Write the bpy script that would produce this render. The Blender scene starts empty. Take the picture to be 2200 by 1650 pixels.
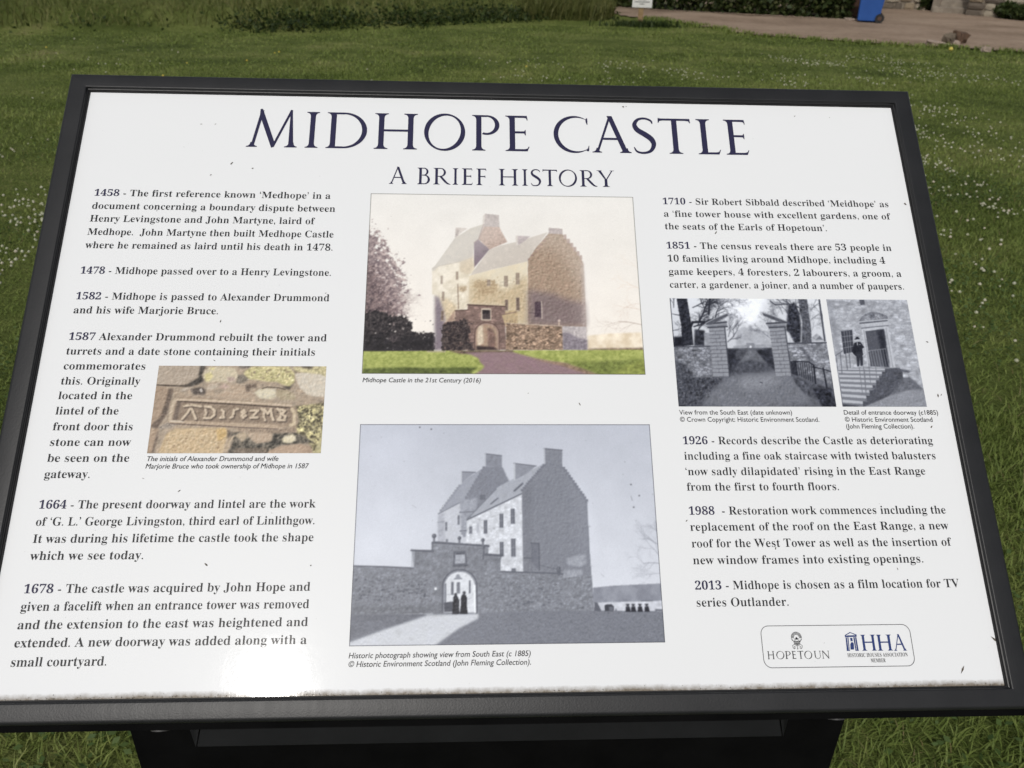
import bpy, bmesh, math, random
import numpy as np
from mathutils import Matrix, Vector

# ---------------------------------------------------------------- camera, sky, sun, exposure
scene = bpy.context.scene
COL = scene.collection
camd = bpy.data.cameras.new('camera')
camd.lens = 28.72; camd.sensor_width = 36.0
camd.clip_start = 0.02; camd.clip_end = 2000
camd.dof.use_dof = True; camd.dof.focus_distance = 0.74; camd.dof.aperture_fstop = 17
cam = bpy.data.objects.new('camera', camd); COL.objects.link(cam)
CAMPOS = Vector((-0.02704, -0.45502, 1.44615))
cam.location = CAMPOS
cam.rotation_euler = (1.0757967, -0.0253644, -0.0408119)
scene.camera = cam

SUN_EL, SUN_AZ = math.radians(45.2), math.radians(-161.5)      # azimuth from +Y towards +X
sdir = Vector((math.sin(SUN_AZ)*math.cos(SUN_EL), math.cos(SUN_AZ)*math.cos(SUN_EL), math.sin(SUN_EL)))
world = bpy.data.worlds.new('World'); scene.world = world; world.use_nodes = True
wn = world.node_tree.nodes; wl = world.node_tree.links
bg = wn['Background']; bg.inputs[1].default_value = 0.10
sky = wn.new('ShaderNodeTexSky'); sky.sky_type = 'NISHITA'; sky.sun_disc = False
sky.sun_elevation = SUN_EL; sky.sun_rotation = SUN_AZ
sky.air_density = 1.0; sky.dust_density = 4.0; sky.ozone_density = 1.0
hs = wn.new('ShaderNodeHueSaturation'); hs.inputs['Saturation'].default_value = 0.36   # thin cloud whitens the blue
wl.new(sky.outputs[0], hs.inputs['Color']); wl.new(hs.outputs[0], bg.inputs[0])
sund = bpy.data.lights.new('sun', 'SUN'); sund.energy = 2.0; sund.angle = math.radians(2.0); sund.color = (1.0, 0.968, 0.92)
sun = bpy.data.objects.new('sun', sund); COL.objects.link(sun)
sun.rotation_euler = sdir.to_track_quat('Z', 'Y').to_euler()
scene.view_settings.view_transform = 'Standard'; scene.view_settings.look = 'None'
scene.view_settings.exposure = -0.09; scene.view_settings.gamma = 1.0
scene.cycles.max_bounces = 6; scene.cycles.use_denoising = True

RNG = np.random.default_rng(11)

# ---------------------------------------------------------------- helpers
def lin(c):
    c = np.asarray(c, float)/255.0
    return np.where(c <= 0.04045, c/12.92, ((c+0.055)/1.055)**2.4)

def link(o, parent=None):
    COL.objects.link(o)
    if parent is not None: o.parent = parent
    return o

def mesh_obj(name, verts, faces, mat, parent=None, smooth=False, angle=None):
    me = bpy.data.meshes.new(name)
    me.from_pydata([tuple(map(float, v)) for v in verts], [], [tuple(map(int, f)) for f in faces])
    me.validate()
    if smooth:
        me.polygons.foreach_set('use_smooth', [True]*len(me.polygons))
        if angle: me.set_sharp_from_angle(angle=math.radians(angle))
    mats = mat if isinstance(mat, (list, tuple)) else [mat]
    for m in mats: me.materials.append(m)
    return link(bpy.data.objects.new(name, me), parent)

def fast_mesh(name, V, loops, starts, totals, mat, parent=None):
    me = bpy.data.meshes.new(name)
    me.vertices.add(len(V)); me.vertices.foreach_set('co', np.asarray(V, np.float32).ravel())
    me.loops.add(len(loops)); me.loops.foreach_set('vertex_index', np.asarray(loops, np.int32))
    me.polygons.add(len(starts)); me.polygons.foreach_set('loop_start', np.asarray(starts, np.int32))
    me.update(calc_edges=True)
    me.materials.append(mat)
    return link(bpy.data.objects.new(name, me), parent)

def empty(name, loc=(0, 0, 0), rz=0.0):
    o = bpy.data.objects.new(name, None); o.empty_display_size = 0.1
    o.location = loc; o.rotation_euler = (0, 0, rz); return link(o)

def tag(o, label=None, cat=None, group=None, kind=None):
    if label: o['label'] = label
    if cat: o['category'] = cat
    if group: o['group'] = group
    if kind: o['kind'] = kind
    return o

class MB:
    """collects simple solids; build() links them as one mesh object"""
    def __init__(self): self.v = []; self.f = []
    def add(self, vs, fs):
        n = len(self.v); self.v += [tuple(p) for p in vs]; self.f += [tuple(i+n for i in f) for f in fs]; return self
    def box(self, x0, x1, y0, y1, z0, z1):
        v = [(x, y, z) for z in (z0, z1) for y in (y0, y1) for x in (x0, x1)]
        return self.add(v, [(0, 2, 3, 1), (4, 5, 7, 6), (0, 1, 5, 4), (2, 6, 7, 3), (0, 4, 6, 2), (1, 3, 7, 5)])
    def frustum(self, b, t, z0, z1):       # b, t = (x0,x1,y0,y1)
        v = [(x, y, z0) for y in b[2:] for x in b[:2]] + [(x, y, z1) for y in t[2:] for x in t[:2]]
        return self.add(v, [(0, 2, 3, 1), (4, 5, 7, 6), (0, 1, 5, 4), (2, 6, 7, 3), (0, 4, 6, 2), (1, 3, 7, 5)])
    def tube(self, pts, rad, n=10):
        pts = [Vector(p) for p in pts]; rad = rad if isinstance(rad, (list, tuple)) else [rad]*len(pts)
        vs, fs = [], []
        for i, p in enumerate(pts):
            d = (pts[min(i+1, len(pts)-1)]-pts[max(i-1, 0)]).normalized()
            a = d.orthogonal().normalized() if i == 0 else (a-d*a.dot(d)).normalized()
            b = d.cross(a)
            vs += [tuple(p+rad[i]*(math.cos(2*math.pi*k/n)*a+math.sin(2*math.pi*k/n)*b)) for k in range(n)]
        for i in range(len(pts)-1):
            fs += [(i*n+k, i*n+(k+1) % n, (i+1)*n+(k+1) % n, (i+1)*n+k) for k in range(n)]
        fs += [tuple(range(n-1, -1, -1)), tuple((len(pts)-1)*n+k for k in range(n))]
        return self.add(vs, fs)
    def build(self, name, mat, parent=None, smooth=False, bevel=0.0, angle=35):
        o = mesh_obj(name, self.v, self.f, mat, parent, smooth, angle)
        if bevel:
            m = o.modifiers.new('bevel', 'BEVEL'); m.width = bevel; m.segments = 2; m.limit_method = 'ANGLE'
        return o

# ---------------------------------------------------------------- materials
def new_mat(name):
    m = bpy.data.materials.new(name); m.use_nodes = True
    return m, m.node_tree.nodes, m.node_tree.links, m.node_tree.nodes['Principled BSDF']

def coords(n, l, kind='Object', scale=(1, 1, 1)):
    t = n.new('ShaderNodeTexCoord'); mp = n.new('ShaderNodeMapping'); mp.inputs['Scale'].default_value = scale
    l.new(t.outputs[kind], mp.inputs[0]); return mp.outputs[0]

def noise(n, l, vec, scale, detail=4, rough=0.55):
    t = n.new('ShaderNodeTexNoise'); t.inputs['Scale'].default_value = scale; t.inputs['Detail'].default_value = detail
    t.inputs['Roughness'].default_value = rough; l.new(vec, t.inputs['Vector']); return t.outputs['Fac']

def ramp(n, l, fac, stops):
    r = n.new('ShaderNodeValToRGB'); e = r.color_ramp.elements
    while len(e) < len(stops): e.new(0.5)
    for k, (p, c) in enumerate(stops):
        e[k].position = p; e[k].color = (*c, 1) if len(c) == 3 else c
    l.new(fac, r.inputs[0]); return r.outputs[0]

def math_node(n, l, op, a, b=None):
    m = n.new('ShaderNodeMath'); m.operation = op
    for i, v in enumerate((a, b)):
        if v is None: continue
        if isinstance(v, (int, float)): m.inputs[i].default_value = v
        else: l.new(v, m.inputs[i])
    return m.outputs[0]

def bump(n, l, h, strength, dist=0.01):
    b = n.new('ShaderNodeBump'); b.inputs['Strength'].default_value = strength; b.inputs['Distance'].default_value = dist
    l.new(h, b.inputs['Height']); return b.outputs[0]

def mix(n, l, fac, a, b, mode='MIX'):
    m = n.new('ShaderNodeMix'); m.data_type = 'RGBA'; m.blend_type = mode
    if isinstance(fac, (int, float)): m.inputs[0].default_value = fac
    else: l.new(fac, m.inputs[0])
    for k, v in ((6, a), (7, b)):
        if isinstance(v, (tuple, list)): m.inputs[k].default_value = (*v, 1) if len(v) == 3 else v
        else: l.new(v, m.inputs[k])
    return m.outputs[2]

def varied(name, c0, c1, scale=6, rough=0.8, bstr=0.3, bdist=0.01, detail=5, spec=0.3):
    m, n, l, p = new_mat(name); v = coords(n, l)
    f = noise(n, l, v, scale, detail)
    l.new(ramp(n, l, f, [(0.3, c0), (0.7, c1)]), p.inputs['Base Color'])
    p.inputs['Roughness'].default_value = rough; p.inputs['Specular IOR Level'].default_value = spec
    if bstr: l.new(bump(n, l, noise(n, l, v, scale*4, 6), bstr, bdist), p.inputs['Normal'])
    return m

def laminate(n, l, p):
    """the clear laminate over the print: gloss with fine waviness and scratches, in panel coordinates"""
    v = coords(n, l)
    p.inputs['Roughness'].default_value = 0.42; p.inputs['Specular IOR Level'].default_value = 0.10
    p.inputs['Coat Weight'].default_value = 0.20; p.inputs['Coat IOR'].default_value = 1.40
    fine = noise(n, l, v, 420, 2); wide = noise(n, l, v, 60, 3)
    sv = coords(n, l, scale=(1, 1, 1)); 
    mp = n.new('ShaderNodeMapping'); mp.inputs['Rotation'].default_value = (0, 0, 0.62); mp.inputs['Scale'].default_value = (700, 40, 1)
    l.new(sv, mp.inputs[0])
    scr = noise(n, l, mp.outputs[0], 1.0, 2, 0.4)
    scr = ramp(n, l, scr, [(0.66, (0, 0, 0)), (0.74, (1, 1, 1))])
    h = math_node(n, l, 'ADD', math_node(n, l, 'MULTIPLY', fine, 0.25), math_node(n, l, 'MULTIPLY', wide, 1.0))
    h = math_node(n, l, 'ADD', h, math_node(n, l, 'MULTIPLY', scr, 0.05))
    l.new(bump(n, l, h, 0.05, 0.001), p.inputs['Coat Normal'])
    rr = n.new('ShaderNodeMapRange'); l.new(noise(n, l, v, 22, 5, 0.6), rr.inputs[0])
    rr.inputs[1].default_value = 0.3; rr.inputs[2].default_value = 0.7; rr.inputs[3].default_value = 0.06; rr.inputs[4].default_value = 0.09
    l.new(rr.outputs[0], p.inputs['Coat Roughness'])
    return v

def print_mat(name, col):
    m, n, l, p = new_mat(name); laminate(n, l, p)
    p.inputs['Base Color'].default_value = (*col, 1); return m

# white printed panel, with algae and grime creeping up from the lower edge
M_WHITE, n, l, p = new_mat('panel_white')
v = laminate(n, l, p)
sep = n.new('ShaderNodeSeparateXYZ'); l.new(v, sep.inputs[0])
edge = n.new('ShaderNodeMapRange'); l.new(sep.outputs[1], edge.inputs[0])
edge.inputs[1].default_value = 0.0; edge.inputs[2].default_value = 0.0095; edge.inputs[3].default_value = 1.0; edge.inputs[4].default_value = 0.0
g1 = noise(n, l, v, 150, 6, 0.7); g2 = noise(n, l, v, 11, 4, 0.6)
dirt = math_node(n, l, 'MULTIPLY', edge.outputs[0], math_node(n, l, 'ADD', g1, math_node(n, l, 'MULTIPLY', g2, 0.9)))
dm = ramp(n, l, dirt, [(0.42, (0, 0, 0)), (0.92, (0.9, 0.9, 0.9))])
film = math_node(n, l, 'MULTIPLY', noise(n, l, v, 9, 5, 0.6), 0.10)
base = mix(n, l, film, (0.672, 0.688, 0.706), (0.57, 0.575, 0.575))
l.new(mix(n, l, dm, base, (0.135, 0.105, 0.068)), p.inputs['Base Color'])

M_NAVY = print_mat('ink_navy', (0.024, 0.023, 0.058))
M_INK = print_mat('ink_grey', (0.020, 0.021, 0.024))
M_LINE = print_mat('ink_line', (0.06, 0.062, 0.068))
M_BLUE = print_mat('ink_blue', (0.026, 0.045, 0.15))
M_PICT, n, l, p = new_mat('printed_picture'); laminate(n, l, p)
at = n.new('ShaderNodeAttribute'); at.attribute_name = 'print'; l.new(at.outputs['Color'], p.inputs['Base Color'])
M_SPECK = varied('speck_dirt', (0.05, 0.045, 0.035), (0.12, 0.10, 0.08), 300, 0.9, 0)

M_FRAME, n, l, p = new_mat('powder_coated_black'); v = coords(n, l)
p.inputs['Roughness'].default_value = 0.42; p.inputs['Specular IOR Level'].default_value = 0.30
mp = n.new('ShaderNodeMapping'); mp.inputs['Rotation'].default_value = (0, 0, -0.9); mp.inputs['Scale'].default_value = (160, 9, 9)
l.new(v, mp.inputs[0]); sc_ = noise(n, l, mp.outputs[0], 1.0, 3)
l.new(ramp(n, l, noise(n, l, v, 30, 6), [(0.3, (0.010, 0.0105, 0.0118)), (0.75, (0.015, 0.0155, 0.017))]), p.inputs['Base Color'])
rr = n.new('ShaderNodeMapRange'); l.new(sc_, rr.inputs[0]); rr.inputs[1].default_value = 0.35; rr.inputs[2].default_value = 0.7
rr.inputs[3].default_value = 0.43; rr.inputs[4].default_value = 0.405; l.new(rr.outputs[0], p.inputs['Roughness'])
l.new(bump(n, l, noise(n, l, v, 700, 2), 0.12, 0.001), p.inputs['Normal'])
M_GASKET = varied('black_gasket', (0.006, 0.006, 0.007), (0.012, 0.012, 0.013), 80, 0.6, 0.1, 0.001)
M_SHADE = varied('shaded_black_steel', (0.0022, 0.0022, 0.0025), (0.0042, 0.0042, 0.0046), 20, 0.7, 0.1, 0.001, spec=0.05)  # black steel, base darkened further so the stand's shade is in the colour
M_FLANGE = varied('dark_steel', (0.008, 0.0085, 0.0095), (0.013, 0.0135, 0.015), 14, 0.6, 0.1, 0.001, spec=0.15)
M_BOLT = varied('bolt_steel', (0.03, 0.03, 0.03), (0.06, 0.06, 0.06), 90, 0.5, 0)

def leaf_mat(name, stops, rough=0.6, scale=0.8, trans=0.38, rnd=0.6, patch=0.5):
    m, n, l, p = new_mat(name)
    g = n.new('ShaderNodeNewGeometry'); v = coords(n, l)
    f = math_node(n, l, 'ADD', math_node(n, l, 'MULTIPLY', g.outputs['Random Per Island'], rnd),
                  math_node(n, l, 'MULTIPLY', noise(n, l, v, scale, 4, 0.6), patch))
    c = ramp(n, l, f, stops); l.new(c, p.inputs['Base Color'])
    p.inputs['Roughness'].default_value = rough; p.inputs['Specular IOR Level'].default_value = 0.25
    if trans:
        tr = n.new('ShaderNodeBsdfTranslucent'); l.new(c, tr.inputs[0])
        ms = n.new('ShaderNodeMixShader'); ms.inputs[0].default_value = trans
        l.new(p.outputs[0], ms.inputs[1]); l.new(tr.outputs[0], ms.inputs[2]); l.new(ms.outputs[0], n['Material Output'].inputs[0])
    return m

M_GRASS = leaf_mat('grass_blade', [(0.15, (0.075, 0.110, 0.023)), (0.5, (0.142, 0.193, 0.042)), (0.78, (0.228, 0.265, 0.075)), (0.95, (0.375, 0.334, 0.165))], 0.6, 0.75, 0.38, 0.30, 0.85)
M_LONG = leaf_mat('long_grass', [(0.15, (0.063, 0.081, 0.020)), (0.5, (0.119, 0.137, 0.039)), (0.8, (0.196, 0.196, 0.070)), (0.97, (0.280, 0.238, 0.112))])
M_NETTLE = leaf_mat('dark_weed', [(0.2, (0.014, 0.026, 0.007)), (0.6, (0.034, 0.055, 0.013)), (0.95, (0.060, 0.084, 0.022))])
M_HEDGE = leaf_mat('hedge_leaf', [(0.15, (0.016, 0.026, 0.008)), (0.5, (0.039, 0.060, 0.017)), (0.8, (0.072, 0.091, 0.029)), (0.97, (0.156, 0.156, 0.078))], 0.5)
M_STRAW = leaf_mat('dry_straw', [(0.2, (0.16, 0.125, 0.05)), (0.6, (0.24, 0.20, 0.095)), (0.95, (0.34, 0.29, 0.16))])
M_CLOVER = leaf_mat('clover_leaf', [(0.2, (0.045, 0.080, 0.020)), (0.6, (0.080, 0.125, 0.035)), (0.95, (0.12, 0.165, 0.06))])
M_PETAL = leaf_mat('clover_petal', [(0.2, (0.327, 0.335, 0.216)), (0.6, (0.462, 0.472, 0.357)), (0.95, (0.481, 0.413, 0.328))], 0.8, 2.0, 0.2)
M_YEL = leaf_mat('yellow_petal', [(0.2, (0.55, 0.42, 0.06)), (0.9, (0.7, 0.55, 0.12))], 0.8, 2.0, 0.2)

M_LAWN, n, l, p = new_mat('lawn_ground'); v = coords(n, l)
a = noise(n, l, v, 0.75, 5, 0.6); b = noise(n, l, v, 5.0, 6, 0.65); c = noise(n, l, v, 60, 5, 0.7)
f = math_node(n, l, 'ADD', math_node(n, l, 'MULTIPLY', a, 0.65), math_node(n, l, 'ADD', math_node(n, l, 'MULTIPLY', b, 0.25), math_node(n, l, 'MULTIPLY', c, 0.15)))
l.new(ramp(n, l, f, [(0.36, (0.041, 0.057, 0.013)), (0.50, (0.089, 0.115, 0.028)), (0.60, (0.135, 0.158, 0.046)), (0.70, (0.182, 0.168, 0.075))]), p.inputs['Base Color'])
p.inputs['Roughness'].default_value = 0.95; p.inputs['Specular IOR Level'].default_value = 0.1
l.new(bump(n, l, c, 0.9, 0.03), p.inputs['Normal'])
M_PATH, n, l, p = new_mat('trodden_earth'); v = coords(n, l)
a = noise(n, l, v, 0.6, 5, 0.6); b = noise(n, l, v, 9, 6, 0.7)
f = math_node(n, l, 'ADD', math_node(n, l, 'MULTIPLY', a, 0.6), math_node(n, l, 'MULTIPLY', b, 0.4))
l.new(ramp(n, l, f, [(0.34, (0.155, 0.112, 0.080)), (0.5, (0.245, 0.184, 0.136)), (0.66, (0.32, 0.25, 0.19))]), p.inputs['Base Color'])
p.inputs['Roughness'].default_value = 0.95; p.inputs['Specular IOR Level'].default_value = 0.1
l.new(bump(n, l, b, 0.7, 0.03), p.inputs['Normal'])

# lettering layout on the panel, millimetres from its lower left corner
TITLE = [('M', 158.9, 208.4, 507.5, 42.3), ('I', 216.1, 228.7, 507.5, 42.3), ('D', 236.5, 276.6, 507.5, 42.3), ('H', 283.9, 326.7, 507.5, 42.3), ('O', 333.4, 374.6, 507.5, 42.3), ('P', 381.6, 409.1, 507.5, 42.3), ('E', 415.1, 439.2, 507.5, 42.3), ('C', 463.8, 499.6, 507.5, 42.3), ('A', 502.5, 542.2, 507.5, 42.3), ('S', 544.7, 567.9, 507.5, 42.3), ('T', 571.3, 604.8, 507.5, 42.3), ('L', 610.7, 634.0, 507.5, 42.3), ('E', 639.4, 663.1, 507.5, 42.3)]
SUBTITLE = [('A', 300.4, 317.8, 467.7, 18.8), ('B', 327.9, 340.3, 467.7, 18.8), ('R', 343.6, 360.5, 467.7, 18.8), ('I', 362.6, 368.0, 467.7, 18.8), ('E', 371.6, 382.4, 467.7, 18.8), ('F', 385.8, 395.6, 467.7, 18.8), ('H', 408.0, 427.0, 467.7, 18.8), ('I', 431.1, 436.5, 467.7, 18.8), ('S', 439.7, 449.8, 467.7, 18.8), ('T', 451.4, 465.9, 467.7, 18.8), ('O', 467.5, 485.6, 467.7, 18.8), ('R', 488.5, 505.7, 467.7, 18.8), ('Y', 505.5, 523.0, 467.7, 18.8)]
PARAGRAPHS = [[(21.5, 244.9, 449.8, '1458 - The first reference known ‘Medhope’ in a', 4), (21.5, 250.2, 435.6, 'document concerning a boundary dispute between', 0), (21.5, 231.8, 421.8, 'Henry Levingstone and John Martyne, laird of', 0), (21.5, 250.2, 407.7, 'Medhope.  John Martyne then built Medhope Castle', 0), (21.5, 250.2, 393.7, 'where he remained as laird until his death in 1478.', 0)], [(21.5, 250.2, 367.3, '1478 - Midhope passed over to a Henry Levingstone.', 4)], [(21.5, 250.2, 341.3, '1582 - Midhope is passed to Alexander Drummond', 4), (21.5, 150.4, 327.4, 'and his wife Marjorie Bruce.', 0)], [(21.5, 250.2, 301.4, '1587 Alexander Drummond rebuilt the tower and', 4), (21.5, 240.6, 287.4, 'turrets and a date stone containing their initials', 0), (21.5, 92.4, 273.3, 'commemorates', 0), (21.5, 89.7, 259.2, 'this. Originally', 0), (21.5, 84.6, 245.7, 'located in the', 0), (21.5, 74.9, 231.7, 'lintel of the', 0), (21.5, 88.9, 217.5, 'front door this', 0), (21.5, 89.3, 203.6, 'stone can now', 0), (21.5, 89.8, 189.6, 'be seen on the', 0), (21.5, 59.1, 175.6, 'gateway.', 0)], [(21.5, 250.2, 149.6, '1664 - The present doorway and lintel are the work', 4), (21.5, 250.2, 135.4, 'of ‘G. L.’ George Livingston, third earl of Linlithgow.', 0), (21.5, 250.2, 121.3, 'It was during his lifetime the castle took the shape', 0), (21.5, 112.5, 107.5, 'which we see today.', 0)], [(21.5, 250.2, 81.0, '1678 - The castle was acquired by John Hope and', 4), (21.5, 250.2, 67.2, 'given a facelift when an entrance tower was removed', 0), (21.5, 250.2, 53.2, 'and the extension to the east was heightened and', 0), (21.5, 250.2, 39.4, 'extended. A new doorway was added along with a', 0), (21.5, 94.9, 25.0, 'small courtyard.', 0)], [(569.7, 797.6, 449.0, '1710 - Sir Robert Sibbald described ‘Meidhope’ as', 4), (569.7, 797.6, 435.0, 'a ‘fine tower house with excellent gardens, one of', 0), (569.7, 730.7, 421.0, 'the seats of the Earls of Hopetoun’.', 0)], [(569.7, 792.4, 399.9, '1851 - The census reveals there are 53 people in', 4), (569.7, 783.8, 385.9, '10 families living around Midhope, including 4', 0), (569.7, 797.6, 371.9, 'game keepers, 4 foresters, 2 labourers, a groom, a', 0), (569.7, 797.6, 358.2, 'carter, a gardener, a joiner, and a number of paupers.', 0)], [(569.7, 797.6, 204.7, '1926 - Records describe the Castle as deteriorating', 4), (569.7, 797.6, 190.7, 'including a fine oak staircase with twisted balusters', 0), (569.7, 785.6, 176.7, '‘now sadly dilapidated’ rising in the East Range', 0), (569.7, 705.0, 163.0, 'from the first to fourth floors.', 0)], [(569.7, 797.6, 141.9, '1988  - Restoration work commences including the', 4), (569.7, 797.6, 128.1, 'replacement of the roof on the East Range, a new', 0), (569.7, 797.6, 114.0, 'roof for the West Tower as well as the insertion of', 0), (569.7, 769.6, 99.9, 'new window frames into existing openings.', 0)], [(569.7, 797.6, 79.0, '2013 - Midhope is chosen as a film location for TV', 4), (569.7, 647.6, 65.2, 'series Outlander.', 0)]]
CAPTIONS = [('sans', [(568.5, 671.8, 232.3, 'View from the South East (date unknown)', 0), (568.7, 695.9, 225.6, '© Crown Copyright: Historic Environment Scotland.', 0)]), ('sans', [(719.8, 807.6, 232.4, 'Detail of entrance doorway (c1885)', 0), (719.8, 801.1, 225.7, '© Historic Environment Scotland', 0), (720.0, 782.8, 219.3, '(John Fleming Collection).', 0)]), ('italic', [(104.8, 215.7, 190.1, 'The initials of Alexander Drummond and wife', 0), (104.4, 242.2, 183.6, 'Marjorie Bruce who took ownership of Midhope in 1587', 0)]), ('italic', [(284.4, 390.1, 262.2, 'Midhope Castle in the 21st Century (2016)', 0)]), ('italic', [(284.3, 430.4, 28.0, 'Historic photograph showing view from South East (c 1885)', 0), (284.5, 430.5, 21.4, '© Historic Environment Scotland (John Fleming Collection).', 0)])]
LOGO_CAPS = [('H', 624.9, 630.7, 23.1, 6.2), ('O', 632.3, 638.9, 23.1, 6.1), ('P', 639.6, 644.3, 23.1, 6.1), ('E', 645.2, 648.8, 23.1, 6.1), ('T', 650.1, 655.2, 23.1, 6.1), ('O', 655.7, 662.2, 23.0, 6.1), ('U', 663.7, 669.8, 23.0, 6.1), ('N', 670.4, 676.8, 23.0, 6.1)]
LOGO_HHA = [('H', 704.8, 717.2, 28.7, 12.6), ('H', 718.1, 730.8, 28.6, 12.6), ('A', 731.7, 742.6, 28.4, 12.6)]
LOGO_SMALL = [(691.7, 742.6, 23.9, 'HISTORIC HOUSES ASSOCIATION', 0), (710.7, 723.1, 19.6, 'MEMBER', 0)]
PORTICO = [[(691.6, 41.1), (696.6, 43.6), (696.8, 42.9), (692.5, 40.9)], [(696.6, 43.6), (702.1, 41.4), (701.2, 41.0), (696.8, 42.9)], [(691.7, 40.9), (701.9, 41.1), (701.7, 39.8), (691.8, 39.6)], [(692.2, 39.4), (693.2, 39.4), (693.4, 29.1), (691.8, 29.0)], [(693.7, 39.4), (694.6, 39.4), (694.2, 29.1), (693.7, 29.1)], [(698.8, 39.5), (699.9, 39.5), (700.0, 29.1), (699.1, 29.2)], [(700.3, 39.5), (701.4, 39.5), (701.7, 29.0), (700.4, 29.0)], [(696.0, 38.9), (697.9, 39.0), (697.8, 36.4), (696.0, 36.3)], [(695.0, 29.8), (695.4, 34.0), (696.5, 35.5), (698.0, 35.5), (698.4, 34.3), (698.0, 29.8)], [(691.6, 29.4), (694.3, 29.4), (694.4, 28.7), (691.7, 28.8)], [(698.9, 29.3), (701.9, 29.4), (702.0, 28.8), (699.0, 28.7)]]
FLECKS = [(112.7, 532.9, 0.7), (126.8, 533.2, 0.5), (147.2, 488.2, 0.9), (167.8, 482.8, 0.8), (128.5, 474.7, 0.7), (82.2, 434.3, 0.4), (484.5, 364.3, 0.6), (482.7, 353.6, 0.5), (536.9, 563.1, 1.2), (539.8, 563.8, 0.6), (815.3, 452.7, 1.2), (810.4, 303.9, 1), (810.8, 250.8, 1), (814.1, 251.7, 0.6), (786.9, 13.2, 1.9), (164.1, 102.7, 1.2), (135.0, 164.2, 0.8), (249.5, 101.3, 0.7), (103.8, 175.1, 0.4), (211.9, 11.3, 0.6), (799.1, 221.0, 1), (567.1, 136.7, 0.8), (642.1, 112.8, 0.8), (619.6, 417.9, 0.9), (478.7, 242.1, 0.8), (432.8, 252.1, 0.4), (745.9, 94.8, 0.6), (715.5, 555.7, 0.6), (752.3, 554.8, 0.5), (246.6, 349.5, 0.5), (153.5, 320.7, 0.7), (152.1, 282.2, 0.6), (303.8, 431.4, 0.3), (818.7, 36.2, 1.4), (824.5, 124.9, 0.8)]
EMBLEM = (650.8, 39.7)

# ---------------------------------------------------------------- the information board
TILT = math.radians(42.5); ZB = 0.92; PW, PH = 0.82, 0.56867
board = empty('information_board', (0, 0.12, 0))
tag(board, 'black framed white information board on a dark stand in the grass', 'information board')
def tilt(o, off=(0, 0, 0)):
    o.location = (-PW/2-board.location.x, -board.location.y, ZB); o.rotation_euler = (TILT, 0, 0); return o

# frame: one mitred rail per side
R_OUT = dict(l=0.0195, r=0.0195, t=0.0180, b=0.0178)
prof = [(1.0, -0.030)]
HT = 0.0062
for k in range(9):
    a = math.pi/2*k/8; prof.append(('o', 0.0035*(1-math.cos(a)), HT-0.0035*(1-math.sin(a))))
for k in range(5):
    a = math.pi/2*k/4; prof.append(('i', 0.0014*(1-math.sin(a)), HT-0.0014*(1-math.cos(a))))
prof += [('i', 0.0, 0.0034), ('i', -0.0009, 0.0030), ('i', -0.0009, -0.002)]
INN = 0.0016     # the opening is a little larger than the visible white
def corner(cx, cy, pr):
    side_x = 'l' if cx == 0 else 'r'; side_y = 'b' if cy == 0 else 't'
    sx = -1 if cx == 0 else 1; sy = -1 if cy == 0 else 1
    if len(pr) == 2: dx, dy, h = R_OUT[side_x], R_OUT[side_y], pr[1]
    elif pr[0] == 'o': dx, dy, h = R_OUT[side_x]-pr[1], R_OUT[side_y]-pr[1], pr[2]
    else: dx, dy, h = INN+pr[1], INN+pr[1], pr[2]
    return (cx*PW+sx*dx, cy*PH+sy*dy, h)
cs = [(0, 0), (1, 0), (1, 1), (0, 1)]
for k in range(4):
    A, B = cs[k], cs[(k+1) % 4]
    vs = [corner(*A, q) for q in prof]+[corner(*B, q) for q in prof]; m_ = len(prof)
    fs = [(i, i+1, m_+i+1, m_+i) for i in range(m_-1)]+[(0, m_, 2*m_-1, m_-1)]
    tilt(mesh_obj('frame_rail', vs, fs, M_FRAME, board, True, 40))
# thin gasket between rail and print
gv, gf = [], []
for (cx, cy) in cs:
    sx = -1 if cx == 0 else 1; sy = -1 if cy == 0 else 1
    for d, h in ((INN-0.0002, 0.0018), (-0.0001, 0.0018), (-0.0004, -0.0012)):
        gv.append((cx*PW+sx*d, cy*PH+sy*d, h))
for k in range(4):
    for j in range(2): gf.append((k*3+j, k*3+j+1, ((k+1) % 4)*3+j+1, ((k+1) % 4)*3+j))
tilt(mesh_obj('gasket', gv, gf, M_GASKET, board))
lp = MB(); lp.add([(-0.0185, -0.0165, -0.0005), (PW+0.0185, -0.0165, -0.0005), (PW+0.0185, -0.0232, -0.0055), (-0.0185, -0.0232, -0.0055), (-0.0185, -0.0165, -0.03), (PW+0.0185, -0.0165, -0.03), (PW+0.0185, -0.0232, -0.03), (-0.0185, -0.0232, -0.03)], [(0, 3, 2, 1), (3, 7, 6, 2), (4, 5, 6, 7), (0, 4, 7, 3), (1, 2, 6, 5)])  # added near-black strip, paints the shaded gap below the bottom rail
tilt(lp.build('rail_shade_strip', M_SHADE, board))
# the printed panel (rounded corners hidden under the rails), 4 mm thick
pm = MB().box(-0.0012, PW+0.0012, -0.0012, PH+0.0012, -0.004, 0.0)
panel = tilt(pm.build('panel', M_WHITE, board))
bk = MB().box(-0.017, PW+0.017, -0.0155, PH+0.0155, -0.029, -0.0045)
tilt(bk.build('backing_tray', M_SHADE, board))

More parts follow.
